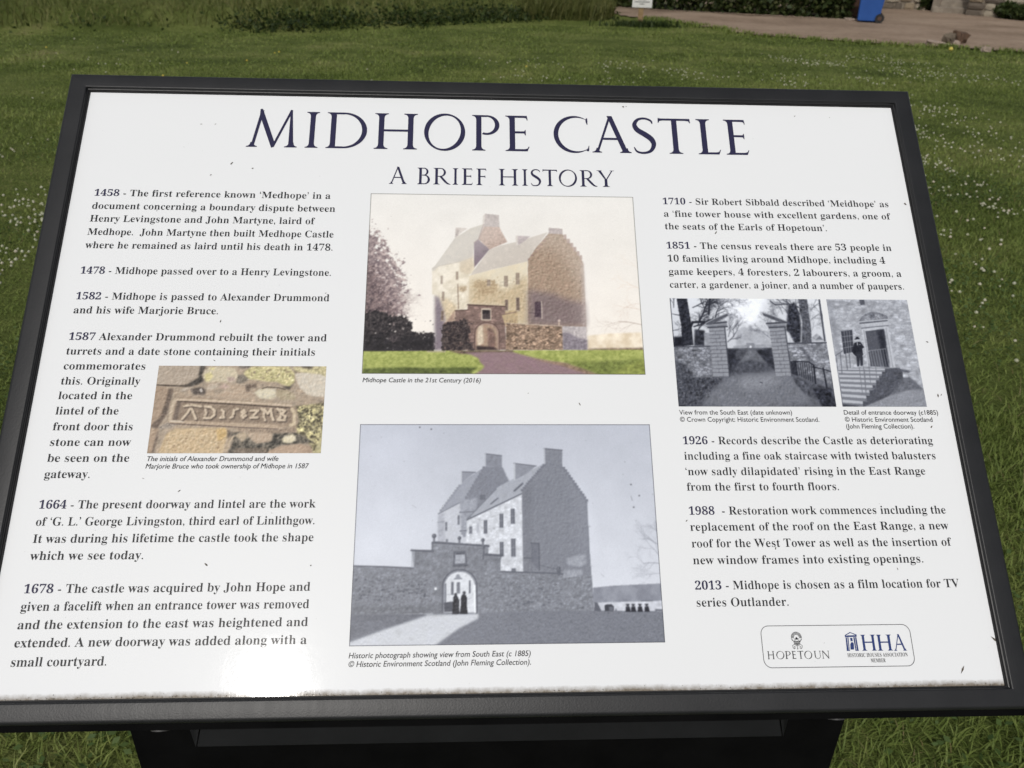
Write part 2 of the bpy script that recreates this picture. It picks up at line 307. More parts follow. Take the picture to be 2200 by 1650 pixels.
# stand: upright sheet between two posts, a folded flange under the lower rail, bolts, ground plates
y0 = 0.12-board.location.y
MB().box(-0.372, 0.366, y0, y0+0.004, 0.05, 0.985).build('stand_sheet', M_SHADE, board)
for s in (-1, 1):
    MB().box(s*0.345-0.018, s*0.345+0.018, y0+0.006, y0+0.046, 0.0, 1.00).build('post', M_SHADE, board, bevel=0.002)
    MB().box(s*0.345-0.06, s*0.345+0.06, y0-0.04, y0+0.09, -0.01, 0.012).build('ground_plate', M_SHADE, board, bevel=0.002)
fl = MB()
zt, zb_, yf = 0.800, 0.7345, y0-0.020
fl.add([(-0.300, yf, zb_), (0.292, yf, zb_), (0.276, yf+0.013, zt), (-0.284, yf+0.013, zt),
        (-0.300, yf+0.003, zb_), (0.292, yf+0.003, zb_), (0.276, yf+0.016, zt), (-0.284, yf+0.016, zt)],
       [(0, 1, 2, 3), (7, 6, 5, 4), (0, 4, 5, 1), (1, 5, 6, 2), (2, 6, 7, 3), (3, 7, 4, 0)])
fl.build('flange', M_FLANGE, board, bevel=0.001)
for s in (-1, 1):
    fl = MB(); x0 = -0.3012 if s < 0 else 0.2932
    fl.add([(x0, yf, zb_), (x0-s*-0.012, yf+0.02, zb_+0.004), (x0-s*0.002, yf+0.02, zt), (x0-s*0.016, yf+0.013, zt)], [(0, 1, 2, 3)])
    fl.build('flange_end', M_FLANGE, board)
for bx_ in (-0.313, 0.321):
    MB().tube([(bx_, y0-0.052, 0.800), (bx_, y0-0.049, 0.8035)], 0.009, 12).build('bolt', M_BOLT, board, smooth=True)

# ---------------------------------------------------------------- lettering (flat print on the panel)
H_TEXT = 0.00026
def serif(s):
    o = ''
    for ch in s:
        if 'A' <= ch <= 'Z': o += chr(0x1D400+ord(ch)-65)
        elif 'a' <= ch <= 'z': o += chr(0x1D41A+ord(ch)-97)
        elif '0' <= ch <= '9': o += chr(0x1D7CE+ord(ch)-48)
        else: o += ch
    return o
_tmp = {}
def text_mesh(s, shear=0.0):
    cu = bpy.data.curves.new('t', 'FONT'); cu.body = s; cu.size = 1.0; cu.resolution_u = 3; cu.shear = shear
    ob = bpy.data.objects.new('t', cu); COL.objects.link(ob)
    bpy.context.view_layer.update()
    me = bpy.data.meshes.new_from_object(ob.evaluated_get(bpy.context.evaluated_depsgraph_get()))
    V = np.empty(len(me.vertices)*3, np.float32); me.vertices.foreach_get('co', V); V = V.reshape(-1, 3)[:, :2].astype(float)
    F = [tuple(p_.vertices) for p_ in me.polygons]
    bpy.data.objects.remove(ob); bpy.data.curves.remove(cu); bpy.data.meshes.remove(me)
    return V, F
def thin(V, F, d, keep=None):
    """slim the upright strokes: move outline points inwards horizontally"""
    edges = {}
    for f in F:
        for i in range(len(f)):
            a, b = f[i], f[(i+1) % len(f)]; k = (min(a, b), max(a, b)); edges.setdefault(k, []).append((a, b))
    N = np.zeros_like(V)
    s = 1.0
    area = sum((V[f[1]][0]-V[f[0]][0])*(V[f[2]][1]-V[f[0]][1])-(V[f[1]][1]-V[f[0]][1])*(V[f[2]][0]-V[f[0]][0]) for f in F)
    if area < 0: s = -1.0
    for k, e in edges.items():
        if len(e) == 1:
            a, b = e[0]; t = V[b]-V[a]; L = np.hypot(*t)
            if L < 1e-9: continue
            nn = np.array([t[1], -t[0]])/L*s
            N[a] += nn; N[b] += nn
    L = np.hypot(N[:, 0], N[:, 1]); L[L == 0] = 1; N /= L[:, None]
    W = V.copy(); W[:, 0] -= N[:, 0]*d
    W[:, 1] -= N[:, 1]*(d if d < 0 else 0.0)
    return W
ASC_SERIF = text_mesh(serif('d'))[0][:, 1].max(); CAP_SANS = text_mesh('H')[0][:, 1].max()
def set_lines(name, lines, mats, kind='serif', ysize=7.0, thin_d=0.0105, label=None):
    """lines = (x0, x1, baseline, text, n leading characters in the first material)"""
    AV, AF, AM = [], [], []; n0 = 0
    for (x0, x1, yb, s, nb) in lines:
        if kind == 'serif':
            V, F = text_mesh(serif(s)); cut = -1e9
            if nb: Vd, _ = text_mesh(serif(s[:nb])); cut = Vd[:, 0].max()+0.02
            W = thin(V, F, thin_d); isd = V[:, 0] <= cut
            W[isd] = V[isd]
            ys = ysize/ASC_SERIF
        else:
            V, F = text_mesh(s, 0.18 if kind == 'italic' else 0.0); W = thin(V, F, thin_d); isd = np.zeros(len(V), bool); ys = ysize/CAP_SANS
        k = (x1-x0)/(V[:, 0].max()-V[:, 0].min())
        X = x0+(W[:, 0]-V[:, 0].min())*k; Y = yb+W[:, 1]*ys
        AV.append(np.stack([X/1000, Y/1000, np.full(len(X), H_TEXT)], 1))
        for f in F:
            AF.append(tuple(i+n0 for i in f)); AM.append(0 if isd[f[0]] else 1)
        n0 += len(V)
    o = mesh_obj(name, np.concatenate(AV), AF, mats, panel)
    if len(o.data.polygons) == len(AM): o.data.polygons.foreach_set('material_index', AM if len(mats) > 1 else [0]*len(AM))
    if label: o['label'] = label
    return o

# ---- inscriptional capitals for the title, drawn stroke by stroke (cap height 1)
def bez(p0, p1, p2, n=5): return [((1-t)**2*p0[0]+2*t*(1-t)*p1[0]+t*t*p2[0], (1-t)**2*p0[1]+2*t*(1-t)*p1[1]+t*t*p2[1]) for t in [i/n for i in range(n+1)]]
SW, TW = 0.132, 0.058
def foot(x, w, y=0.0, up=1, l=0.10, r=0.10):
    e = 0.022*up; b = 0.13*up
    return bez((x-w/2, y+b), (x-w/2-0.004, y+e*1.4), (x-w/2-l, y+e)) + [(x-w/2-l, y), (x+w/2+r, y)] + bez((x+w/2+r, y+e), (x+w/2+0.004, y+e*1.4), (x+w/2, y+b))
def stem(x, w=None, bot=True, top=True, lb=0.1, rb=0.1, lt=0.1, rt=0.1, y1=1.0):
    w = SW if w is None else w
    out = []
    if bot: out += foot(x, w, 0, 1, lb, rb)
    else: out += [(x-w/2, 0), (x+w/2, 0)]
    if top: out += list(reversed(foot(x, w, y1, -1, lt, rt)))
    else: out += [(x+w/2, y1), (x-w/2, y1)]
    return [out]
def rect(x0, y0, x1, y1): return [[(x0, y0), (x1, y0), (x1, y1), (x0, y1)]]
def ring(cx, cy, rx, ry, ix, iy, irx, iry, a0, a1, n=28, rot=0.0):
    out = []
    A = [math.radians(a0+(a1-a0)*i/n) for i in range(n+1)]
    o = [(cx+rx*math.cos(a), cy+ry*math.sin(a)) for a in A]
    i_ = [(ix+irx*math.cos(a)*math.cos(rot)-iry*math.sin(a)*math.sin(rot), iy+irx*math.cos(a)*math.sin(rot)+iry*math.sin(a)*math.cos(rot)) for a in [x-rot for x in A]]
    return [[o[k], o[k+1], i_[k+1], i_[k]] for k in range(n)]
def bar(p0, p1, w):      # slanted stroke with horizontal cut ends, w measured horizontally
    return [[(p0[0]-w/2, p0[1]), (p0[0]+w/2, p0[1]), (p1[0]+w/2, p1[1]), (p1[0]-w/2, p1[1])]]
def spine(pts, n=6):     # pts (x, y, w): smooth stroke of varying width
    P = np.array(pts, float); Q = []
    for i in range(len(P)-1):
        a, b, c_, d = P[max(i-1, 0)], P[i], P[i+1], P[min(i+2, len(P)-1)]
        for t in np.linspace(0, 1, n, endpoint=False):
            Q.append(0.5*((2*b)+(-a+c_)*t+(2*a-5*b+4*c_-d)*t*t+(-a+3*b-3*c_+d)*t**3))
    Q.append(P[-1]); Q = np.array(Q)
    T = np.gradient(Q[:, :2], axis=0); T /= np.hypot(T[:, 0], T[:, 1])[:, None]; N = np.stack([-T[:, 1], T[:, 0]], 1)
    A = Q[:, :2]+N*Q[:, 2:]/2; B = Q[:, :2]-N*Q[:, 2:]/2
    return [[tuple(A[k]), tuple(A[k+1]), tuple(B[k+1]), tuple(B[k])] for k in range(len(Q)-1)]
def arm(x0, x1, y, up, tick=0.13):     # thin horizontal arm with a flared tip
    if up > 0: return [[(x0, y), (x1, y), (x1+0.05, y+tick), (x1+0.028, y+tick)]+bez((x1+0.01, y+TW+0.03), (x1-0.02, y+TW), (x1-0.10, y+TW))+[(x0, y+TW)]]
    return [[(x0, y), (x0, y-TW)]+bez((x1-0.10, y-TW), (x1-0.02, y-TW), (x1-0.012, y-TW-0.03))+[(x1-0.005, y-tick), (x1+0.018, y-tick), (x1, y)]]
def glyph(c):
    if c == 'I': return stem(0.17)
    if c == 'D': return stem(0.17, rb=-0.02, rt=-0.02)+rect(0.18, 1-TW*0.9, 0.43, 1)+rect(0.18, 0, 0.43, TW*0.9)+ring(0.43, 0.5, 0.58, 0.5, 0.42, 0.5, 0.465, 0.453, -90, 90)
    if c == 'H': return stem(0.17)+stem(0.88)+rect(0.22, 0.49, 0.83, 0.49+TW)
    if c == 'O': return ring(0.5, 0.5, 0.5, 0.525, 0.5, 0.5, 0.385, 0.475, 0, 360, 48, -0.28)
    if c == 'P': return stem(0.16, rt=-0.02)+rect(0.17, 1-TW*0.9, 0.36, 1)+ring(0.36, 0.72, 0.32, 0.28, 0.355, 0.725, 0.21, 0.229, -112, 90)
    if c == 'B': return stem(0.16, rt=-0.02, rb=-0.02)+rect(0.17, 1-TW*0.9, 0.34, 1)+ring(0.34, 0.765, 0.235, 0.235, 0.33, 0.765, 0.14, 0.19, -90, 90)+rect(0.17, 0.53, 0.36, 0.575)+ring(0.36, 0.287, 0.30, 0.287, 0.35, 0.287, 0.19, 0.24, -90, 90)+rect(0.17, 0, 0.36, TW*0.9)
    if c == 'R': return stem(0.16, rt=-0.02)+rect(0.17, 1-TW*0.9, 0.36, 1)+ring(0.36, 0.735, 0.28, 0.265, 0.355, 0.735, 0.175, 0.218, -90, 90)+rect(0.17, 0.47, 0.37, 0.515)+spine([(0.36, 0.50, 0.11), (0.56, 0.24, 0.115), (0.72, 0.07, 0.09), (0.88, 0.012, 0.028)])
    if c == 'E': return stem(0.16, rt=-0.02, rb=-0.02)+arm(0.2, 0.52, 1.0, -1)+arm(0.2, 0.52, 0.0, 1)+rect(0.2, 0.50, 0.46, 0.50+TW)+[[(0.43, 0.526), (0.472, 0.60), (0.485, 0.60), (0.485, 0.445), (0.472, 0.445)]]
    if c == 'F': return stem(0.16, rt=-0.02)+arm(0.2, 0.52, 1.0, -1)+rect(0.2, 0.49, 0.46, 0.49+TW)+[[(0.43, 0.516), (0.472, 0.59), (0.485, 0.59), (0.485, 0.435), (0.472, 0.435)]]
    if c == 'L': return stem(0.16, rb=-0.02)+arm(0.2, 0.49, 0.0, 1)
    if c == 'C': return ring(0.53, 0.5, 0.53, 0.525, 0.60, 0.5, 0.48, 0.475, 52, 308, 40)+[[(0.83, 0.93), (0.835, 0.86), (0.86, 0.78), (0.88, 0.78), (0.88, 0.965), (0.86, 0.965)]]+[[(0.81, 0.055), (0.865, 0.115), (0.885, 0.185), (0.9, 0.185), (0.89, 0.04), (0.86, 0.025)]]
    if c == 'A': return bar((0.135, 0.0), (0.475, 1.04), 0.058)+bar((0.82, 0.0), (0.465, 1.04), 0.125)+rect(0.26, 0.36, 0.70, 0.36+TW)+[foot(0.14, 0.05, 0, 1, 0.10, 0.08)]+[foot(0.815, 0.115, 0, 1, 0.075, 0.085)]
    if c == 'S': return spine([(0.475, 0.84, 0.02), (0.44, 0.93, 0.05), (0.31, 0.99, 0.055), (0.16, 0.95, 0.07), (0.085, 0.81, 0.095), (0.14, 0.66, 0.125), (0.30, 0.53, 0.14), (0.43, 0.40, 0.13), (0.475, 0.24, 0.10), (0.40, 0.07, 0.075), (0.25, 0.01, 0.058), (0.11, 0.045, 0.05), (0.045, 0.17, 0.02)])
    if c == 'T': return stem(0.39, top=False)+rect(0.05, 1-TW, 0.74, 1)+[[(0.0, 1.015), (0.06, 1.0), (0.12, 1-TW), (0.04, 0.93), (0.012, 0.875), (-0.006, 0.875)]]+[[(0.785, 1.0), (0.72, 1.0), (0.66, 1-TW), (0.75, 0.93), (0.775, 0.875), (0.793, 0.875)]]
    if c == 'M': return bar((0.135, 0), (0.315, 1.02), 0.075)+[[(0.255, 1.06), (0.315, 1.06), (0.67, 0.14), (0.63, -0.01), (0.60, -0.01), (0.255, 0.88)]]+bar((0.632, 0.0), (1.03, 1.03), 0.062)+[[(1.0, 1.045), (1.05, 1.045), (1.135, 0), (1.01, 0)]]+[foot(0.13, 0.075, 0, 1, 0.1, 0.09)]+[foot(1.075, 0.12, 0, 1, 0.1, 0.085)]
    if c == 'Y': return stem(0.42, bot=True, top=False, y1=0.46)+[[(0.36, 0.46), (0.47, 0.40), (0.20, 0.985), (0.06, 0.985)]]+bar((0.445, 0.44), (0.72, 0.985), 0.058)+rect(0.0, 0.975, 0.24, 1.0)+rect(0.62, 0.975, 0.82, 1.0)
    if c == 'N': return stem(0.14, 0.058, top=False)+[[(0.05, 1.02), (0.20, 1.02), (0.87, 0.12), (0.87, -0.03), (0.84, -0.03)]]+stem(0.85, 0.058, bot=False)
    if c == 'U': return stem(0.14, 0.11, bot=False, y1=1.0)[:0]+[list(reversed(foot(0.15, 0.11, 1.0, -1)))+[(0.095, 0.33), (0.205, 0.33)]]+[list(reversed(foot(0.80, 0.058, 1.0, -1)))+[(0.771, 0.33), (0.829, 0.33)]]+ring(0.462, 0.34, 0.367, 0.36, 0.488, 0.345, 0.283, 0.305, 180, 360)
    return []
def set_caps(name, items, mat, z=H_TEXT, stem_w=0.132, thin_w=0.058):
    """items = (letter, x0, x1, baseline, cap height), mm"""
    global SW, TW
    SW, TW = stem_w, thin_w
    vs, fs = [], []
    for (ch, x0, x1, yb, cap) in items:
        polys = glyph(ch); xs = [q[0] for pl in polys for q in pl]; a, b = min(xs), max(xs)
        for j, pl in enumerate(polys):
            n_ = len(vs); dz = 0.000004*(j % 7)
            vs += [((x0+(q[0]-a)/(b-a)*(x1-x0))/1000, (yb+q[1]*cap)/1000, z+dz) for q in pl]; fs.append(tuple(range(n_, len(vs))))
    bm = bmesh.new(); bv = [bm.verts.new(v_) for v_ in vs]
    for f in fs: bm.faces.new([bv[i] for i in f])
    for f in bm.faces:
        if f.normal.z == 0: f.normal_update()
    bmesh.ops.recalc_face_normals(bm, faces=bm.faces[:])
    for f in bm.faces:
        f.normal_update()
        if f.normal.z < 0: f.normal_flip()
    me = bpy.data.meshes.new(name); bm.to_mesh(me); bm.free(); me.materials.append(mat)
    return link(bpy.data.objects.new(name, me), panel)

for a, b in ((0, 7), (7, 13)): set_caps('heading_word', TITLE[a:b], M_NAVY)
for a, b in ((0, 1), (1, 6), (6, 13)): set_caps('subheading_word', SUBTITLE[a:b], M_NAVY)
for ls in PARAGRAPHS: set_lines('paragraph', ls, [M_NAVY, M_INK])
for kind, ls in CAPTIONS: set_lines('caption', ls, [M_INK, M_INK], kind, 4.3, -0.006)

# ---------------------------------------------------------------- printed pictures: colour per grid point of a flat sheet
class Pic:
    def __init__(s, x0, y0, x1, y1, nx, seed=1):
        s.x0, s.y0, s.x1, s.y1 = x0, y0, x1, y1; s.nx = nx; s.ny = int(round(nx*(y1-y0)/(x1-x0)))
        s.X, s.Y = np.meshgrid(np.linspace(x0, x1, s.nx), np.linspace(y0, y1, s.ny))
        s.d = (x1-x0)/(s.nx-1); s.C = np.zeros((s.ny, s.nx, 3)); s.r = np.random.default_rng(seed)
    def noise(s, cell, octaves=3):
        out = 0; amp = 1; tot = 0
        for _ in range(octaves):
            gx = max(2, int((s.x1-s.x0)/cell)+2); gy = max(2, int((s.y1-s.y0)/cell)+2)
            G = s.r.standard_normal((gy, gx)); fx = (s.X-s.x0)/(s.x1-s.x0)*(gx-1.001); fy = (s.Y-s.y0)/(s.y1-s.y0)*(gy-1.001)
            ix = fx.astype(int); iy = fy.astype(int); fx -= ix; fy -= iy; fx = fx*fx*(3-2*fx); fy = fy*fy*(3-2*fy)
            out = out+amp*((G[iy, ix]*(1-fx)+G[iy, ix+1]*fx)*(1-fy)+(G[iy+1, ix]*(1-fx)+G[iy+1, ix+1]*fx)*fy)
            tot += amp*amp; amp *= 0.6; cell *= 0.5
        return out/tot**0.5
    def win(s, xs0, ys0, xs1, ys1):
        i0 = max(0, int((xs0-s.x0)/s.d)-2); i1 = min(s.nx, int((xs1-s.x0)/s.d)+3)
        j0 = max(0, int((ys0-s.y0)/s.d)-2); j1 = min(s.ny, int((ys1-s.y0)/s.d)+3)
        return slice(j0, max(j1, j0)), slice(i0, max(i1, i0))
    def mask(s, pts, soft=0.0):
        P = np.array(pts, float); w = s.win(P[:, 0].min()-soft, P[:, 1].min()-soft, P[:, 0].max()+soft, P[:, 1].max()+soft)
        X, Y = s.X[w], s.Y[w]; M = np.zeros(X.shape)
        if X.size == 0: return w, M
        for ox in (-0.25, 0.25):
            for oy in (-0.25, 0.25):
                x = X+ox*s.d; y = Y+oy*s.d; ins = np.zeros(X.shape, bool)
                for k in range(len(P)):
                    (xa, ya), (xb, yb) = P[k], P[(k+1) % len(P)]
                    if ya == yb: continue
                    c_ = ((ya > y) != (yb > y)) & (x < (xb-xa)*(y-ya)/(yb-ya)+xa); ins ^= c_
                M += ins*0.25
        if soft > 0:
            k = max(1, int(soft/s.d))
            for _ in range(2):
                for ax in (0, 1):
                    cs_ = np.cumsum(np.pad(M, [(k+1, k) if a == ax else (0, 0) for a in (0, 1)], mode='edge'), axis=ax)
                    M = (np.take(cs_, range(2*k+1, cs_.shape[ax]), axis=ax)-np.take(cs_, range(0, cs_.shape[ax]-2*k-1), axis=ax))/(2*k+1)
        return w, M
    def put(s, w, M, col):
        s.C[w] = s.C[w]*(1-M[..., None])+np.asarray(col, float)*M[..., None]
    def fill(s, pts, col, amp=0.0, cell=3.0, soft=0.0, a=1.0, col2=None, octaves=3):
        w, M = s.mask(pts, soft); c_ = np.broadcast_to(np.asarray(col, float), M.shape+(3,)).copy()
        if amp or col2 is not None:
            n_ = s.noise(cell, octaves)[w]
            if col2 is not None: t = np.clip(0.5+n_*0.6, 0, 1)[..., None]; c_ = c_*(1-t)+np.asarray(col2, float)*t
            c_ = c_*(1+amp*n_[..., None])
        s.put(w, M*a, c_); return s
    def grad(s, pts, top, bot, y1=None, y0=None, amp=0.0, cell=20):
        w, M = s.mask(pts); P = np.array(pts); y1 = P[:, 1].max() if y1 is None else y1; y0 = P[:, 1].min() if y0 is None else y0
        t = np.clip((s.Y[w]-y0)/(y1-y0), 0, 1)[..., None]; c_ = np.asarray(bot, float)*(1-t)+np.asarray(top, float)*t
        if amp: c_ = c_*(1+amp*s.noise(cell)[w][..., None])
        s.put(w, M, c_); return s
    def line(s, pts, wd, col, a=1.0):
        for (xa, ya), (xb, yb) in zip(pts[:-1], pts[1:]):
            w = s.win(min(xa, xb)-wd, min(ya, yb)-wd, max(xa, xb)+wd, max(ya, yb)+wd); X, Y = s.X[w], s.Y[w]
            if X.size == 0: continue
            L2 = (xb-xa)**2+(yb-ya)**2+1e-9; t = np.clip(((X-xa)*(xb-xa)+(Y-ya)*(yb-ya))/L2, 0, 1)
            D = np.hypot(X-xa-t*(xb-xa), Y-ya-t*(yb-ya)); M = np.clip((wd/2-D)/s.d+0.5, 0, 1)*min(1.0, wd/s.d)
            s.put(w, M*a, col)
        return s
    def disc(s, c_, r, col, a=1.0):
        w = s.win(c_[0]-r, c_[1]-r, c_[0]+r, c_[1]+r); X, Y = s.X[w], s.Y[w]
        if X.size == 0: return s
        s.put(w, np.clip((r-np.hypot(X-c_[0], Y-c_[1]))/s.d+0.5, 0, 1)*a, col); return s
    def box(s, pts, col, a=1.0):       # rectangle from two corners
        (xa, ya), (xb, yb) = pts; return s.fill([(xa, ya), (xb, ya), (xb, yb), (xa, yb)], col, a=a)
    def sash(s, pts, dark, lite):
        (xa, ya), (xb, yb) = pts; x0, x1 = min(xa, xb), max(xa, xb); y0, y1 = min(ya, yb), max(ya, yb)
        s.box(pts, dark); s.line([((x0+x1)/2, y0+0.2), ((x0+x1)/2, y1-0.2)], 0.35, lite); s.line([(x0, (y0+y1)/2), (x1, (y0+y1)/2)], 0.35, lite)
        s.line([(x0-0.3, y0-0.3), (x1+0.3, y0-0.3)], 0.5, lite); return s
    def specks(s, pts, n_, r0, r1, cols, bias=None):
        w, M = s.mask(pts); P = np.array(pts); (ax, ay), (bx, by) = P.min(0), P.max(0); cols = np.asarray(cols, float)
        k = 0; tries = 0
        while k < n_ and tries < n_*12:
            tries += 1; x = s.r.uniform(ax, bx); y = s.r.uniform(ay, by)
            i = int((x-s.x0)/s.d)-w[1].start; j = int((y-s.y0)/s.d)-w[0].start
            if 0 <= i < M.shape[1] and 0 <= j < M.shape[0] and M[j, i] > 0.5 and (bias is None or s.r.random() < bias((x-ax)/(bx-ax), (y-ay)/(by-ay))):
                s.disc((x, y), s.r.uniform(r0, r1), cols[s.r.integers(len(cols))], s.r.uniform(0.5, 1)); k += 1
        return s
    def rubble(s, pts, cell, col, joint, contrast=0.16, flat=1.8, jw=0.22):
        """irregular masonry: nearest-seed cells, dark joints"""
        w, M = s.mask(pts); X, Y = s.X[w], s.Y[w]*flat
        if X.size == 0: return s
        x0, x1, y0, y1 = X.min()-cell, X.max()+cell, Y.min()-cell, Y.max()+cell
        gx = np.arange(x0, x1, cell); gy = np.arange(y0, y1, cell)
        G = np.array([(a+cell*(0.5*(k % 2)), b) for k, b in enumerate(gy) for a in gx])+s.r.uniform(-0.42, 0.42, (len(gx)*len(gy), 2))*cell
        tone = 1+contrast*s.r.standard_normal(len(G)); d1 = np.full(X.shape, 1e9); d2 = d1.copy(); idx = np.zeros(X.shape, int)
        for k, (a, b) in enumerate(G):
            ww = (slice(max(0, int((b-2.2*cell-Y[0, 0])/(flat*s.d))), max(0, int((b+2.2*cell-Y[0, 0])/(flat*s.d))+1)), slice(max(0, int((a-2.2*cell-X[0, 0])/s.d)), max(0, int((a+2.2*cell-X[0, 0])/s.d)+1)))
            if X[ww].size == 0: continue
            D = np.hypot(X[ww]-a, Y[ww]-b); c1 = d1[ww]; c2 = d2[ww]; near = D < c1
            d2[ww] = np.where(near, c1, np.minimum(c2, D)); d1[ww] = np.where(near, D, c1); idx[ww] = np.where(near, k, idx[ww])
        c_ = np.asarray(col, float)*tone[idx][..., None]*(1+0.07*s.noise(cell*0.5)[w][..., None])
        e = np.clip(1-(d2-d1)/(cell*jw), 0, 1)[..., None]; c_ = c_*(1-e)+np.asarray(joint, float)*e
        s.put(w, M, c_); return s
    def twigs(s, p0, ang, L, wd, depth, col, spread=0.5, a=1.0):
        if depth == 0 or L < s.d*1.5: return s
        x, y = p0; pts = [(x, y)]
        for _ in range(3):
            ang += s.r.normal(0, 0.16); x += L/3*math.cos(ang); y += L/3*math.sin(ang); pts.append((x, y))
        s.line(pts, max(wd, 0.12), col, a)
        for k in range(3):
            s.twigs(pts[1+k], ang+s.r.choice((-1, 1))*s.r.uniform(0.25, 1.0)*spread*1.4, L*s.r.uniform(0.55, 0.8), wd*0.62, depth-1, col, spread, a)
        return s
    def relief(s, pts, amp, cell=1.2, soft=0.4, ang=2.3, octaves=4, a=1.0):
        """rough texture lit from one side, as in a photograph of stone, earth or leaves"""
        w, M = s.mask(pts, soft)
        if M.size == 0: return s
        N = s.noise(cell, octaves)
        k = max(1, int(round(cell*0.22/s.d))); dx, dy = int(round(k*math.cos(ang))), int(round(k*math.sin(ang)))
        E_ = np.roll(np.roll(N, dy, 0), dx, 1)-np.roll(np.roll(N, -dy, 0), -dx, 1)
        E_ = 0.72*E_/(E_.std()+1e-6)
        s.C[w] = s.C[w]+(M*a*amp*np.clip(E_[w], -2.2, 2.2))[..., None]*np.array([1.0, 0.97, 0.94]); return s
    def tone(s, pts, gain, soft=3.0, add=0.0):
        w, M = s.mask(pts, soft); s.C[w] = s.C[w]*(1+(gain-1)*M[..., None])+add*M[..., None]; return s
    def foliage(s, pts, dark, lite, soft=4.0, thr=0.5, cell=1.4, spread=0.42, octaves=4, a=1.0):
        """ragged leafy mass: fine noise breaks the edge and lets the sky through"""
        w, M = s.mask(pts, soft); N = s.noise(cell, octaves)[w]; T = s.noise(cell*0.8, 3)[w]
        A = np.clip((M+spread*0.5*N-thr)/0.10, 0, 1)*a; t = np.clip(0.45+0.42*T, 0, 1)[..., None]
        s.put(w, A, np.asarray(dark, float)*(1-t)+np.asarray(lite, float)*t); return s
    def dashes(s, pts, n_, L, wd, cols, a=0.8):
        w, M = s.mask(pts); P = np.array(pts); (ax, ay), (bx, by) = P.min(0), P.max(0); k = tries = 0
        while k < n_ and tries < n_*10:
            tries += 1; x = s.r.uniform(ax, bx); y = s.r.uniform(ay, by); i = int((x-s.x0)/s.d)-w[1].start; j = int((y-s.y0)/s.d)-w[0].start
            if 0 <= i < M.shape[1] and 0 <= j < M.shape[0] and M[j, i] > 0.5:
                l_ = s.r.uniform(0.3, 1.0)*L; s.line([(x, y), (x+l_, y+s.r.normal(0, 0.12))], s.r.uniform(0.6, 1.2)*wd, cols[s.r.integers(len(cols))], a*s.r.uniform(0.4, 1)); k += 1
        return s
    def finish(s, sat=1.0, gain=1.0, lift=0.0, blur=1, mottle=1.5, contrast=1.0, tint=(1, 1, 1)):
        C = s.C
        for _ in range(blur):
            for ax in (0, 1): C = 0.25*np.roll(C, 1, ax)+0.5*C+0.25*np.roll(C, -1, ax)
        C[0], C[-1], C[:, 0], C[:, -1] = s.C[0], s.C[-1], s.C[:, 0], s.C[:, -1]
        m_ = C.mean(2, keepdims=True); C = (((m_+(C-m_)*sat)-130)*contrast+130)*gain*np.array(tint)+lift
        s.C = C+(mottle*(s.noise(14, 3)+0.7*s.noise(1.6, 3)))[..., None]; return s
    def build(s, label, border=None, grain=1.6):
        if border: s.line([(s.x0, s.y0), (s.x1, s.y0), (s.x1, s.y1), (s.x0, s.y1), (s.x0, s.y0)], 0.9, border)
        s.C = s.C+s.r.normal(0, grain, s.C.shape[:2])[..., None]
        L = 0.87*lin(np.clip(s.C, 3, 250))
        V = np.stack([s.X.ravel()/1000, s.Y.ravel()/1000, np.full(s.X.size, 0.00012)], 1)
        i = (np.arange(s.ny-1)[:, None]*s.nx+np.arange(s.nx-1)[None, :]).ravel()
        F = np.stack([i, i+1, i+s.nx+1, i+s.nx], 1)
        o = fast_mesh('picture', V, F.ravel(), np.arange(len(F))*4, None, M_PICT, panel)
        at_ = o.data.color_attributes.new('print', 'FLOAT_COLOR', 'POINT')
        at_.data.foreach_set('color', np.concatenate([L.reshape(-1, 3), np.ones((L.size//3, 1))], 1).astype(np.float32).ravel())
        o['label'] = label; return o

# ---- colour photograph of the tower house
p1 = Pic(283.4, 270.3, 540.4, 456.7, 440, 3)
full = [(200, 200), (600, 200), (600, 500), (200, 500)]
p1.grad(full, (232, 231, 228), (243, 237, 229), 455, 300, 0.006, 40)
p1.fill([(488.6, 308.1), (505.3, 310.4), (539.3, 312.1), (539.5, 294.1), (488, 294.4)], (229, 211, 182), 0.03, 8, 0.6, col2=(236, 224, 203))
p1.fill([(488.1, 295.5), (539.8, 296.6), (539.6, 293.6), (488, 293.8)], (128, 108, 88), 0.2, 2, 0.3)
for q, an, L, w_, dp, cc in (((542.6, 356.1), 2.5, 16, .5, 4, (226, 203, 184)), ((541.2, 334.7), 2.9, 15, .5, 4, (214, 190, 172)), ((543.9, 374.9), 2.2, 14, .4, 4, (230, 212, 196)), ((540.5, 319.6), 2.75, 22, .55, 4, (150, 128, 118)), ((541.9, 340.8), 3.0, 18, .4, 4, (205, 182, 166))):
    p1.twigs(q, an, L, w_, dp, cc, 0.55, 0.75)
# tree and dark bushes on the left
p1.fill([(282.6, 384.5), (295.3, 378.4), (305.6, 363.1), (314.4, 344.9), (316.5, 323.9), (284, 322.2)], (176, 154, 154), 0.06, 4, 7.0, 0.6)
for k in range(9):
    p1.twigs((290.4, 316.4), 1.95-0.16*k, 22, 0.8, 6, (128, 108, 108), 0.6, 0.55)
p1.foliage([(276.5, 425.7), (288, 421), (296.2, 409.9), (303, 397.3), (313.1, 386.4), (316.3, 372.4), (321.4, 363.2), (322.8, 338.9), (324.4, 332.9), (319.3, 319.5), (281.6, 316.3)], (104, 88, 94), (196, 176, 172), 9.0, 0.62, 2.6, 0.55, 5, 0.85)
p1.foliage([(278.4, 384.5), (288.4, 378.3), (297.2, 366.1), (303.4, 347.8), (312.1, 332.8), (313.9, 319.5), (281.6, 316.3)], (74, 62, 68), (150, 128, 126), 6.0, 0.55, 2.2, 0.6, 5, 0.8)
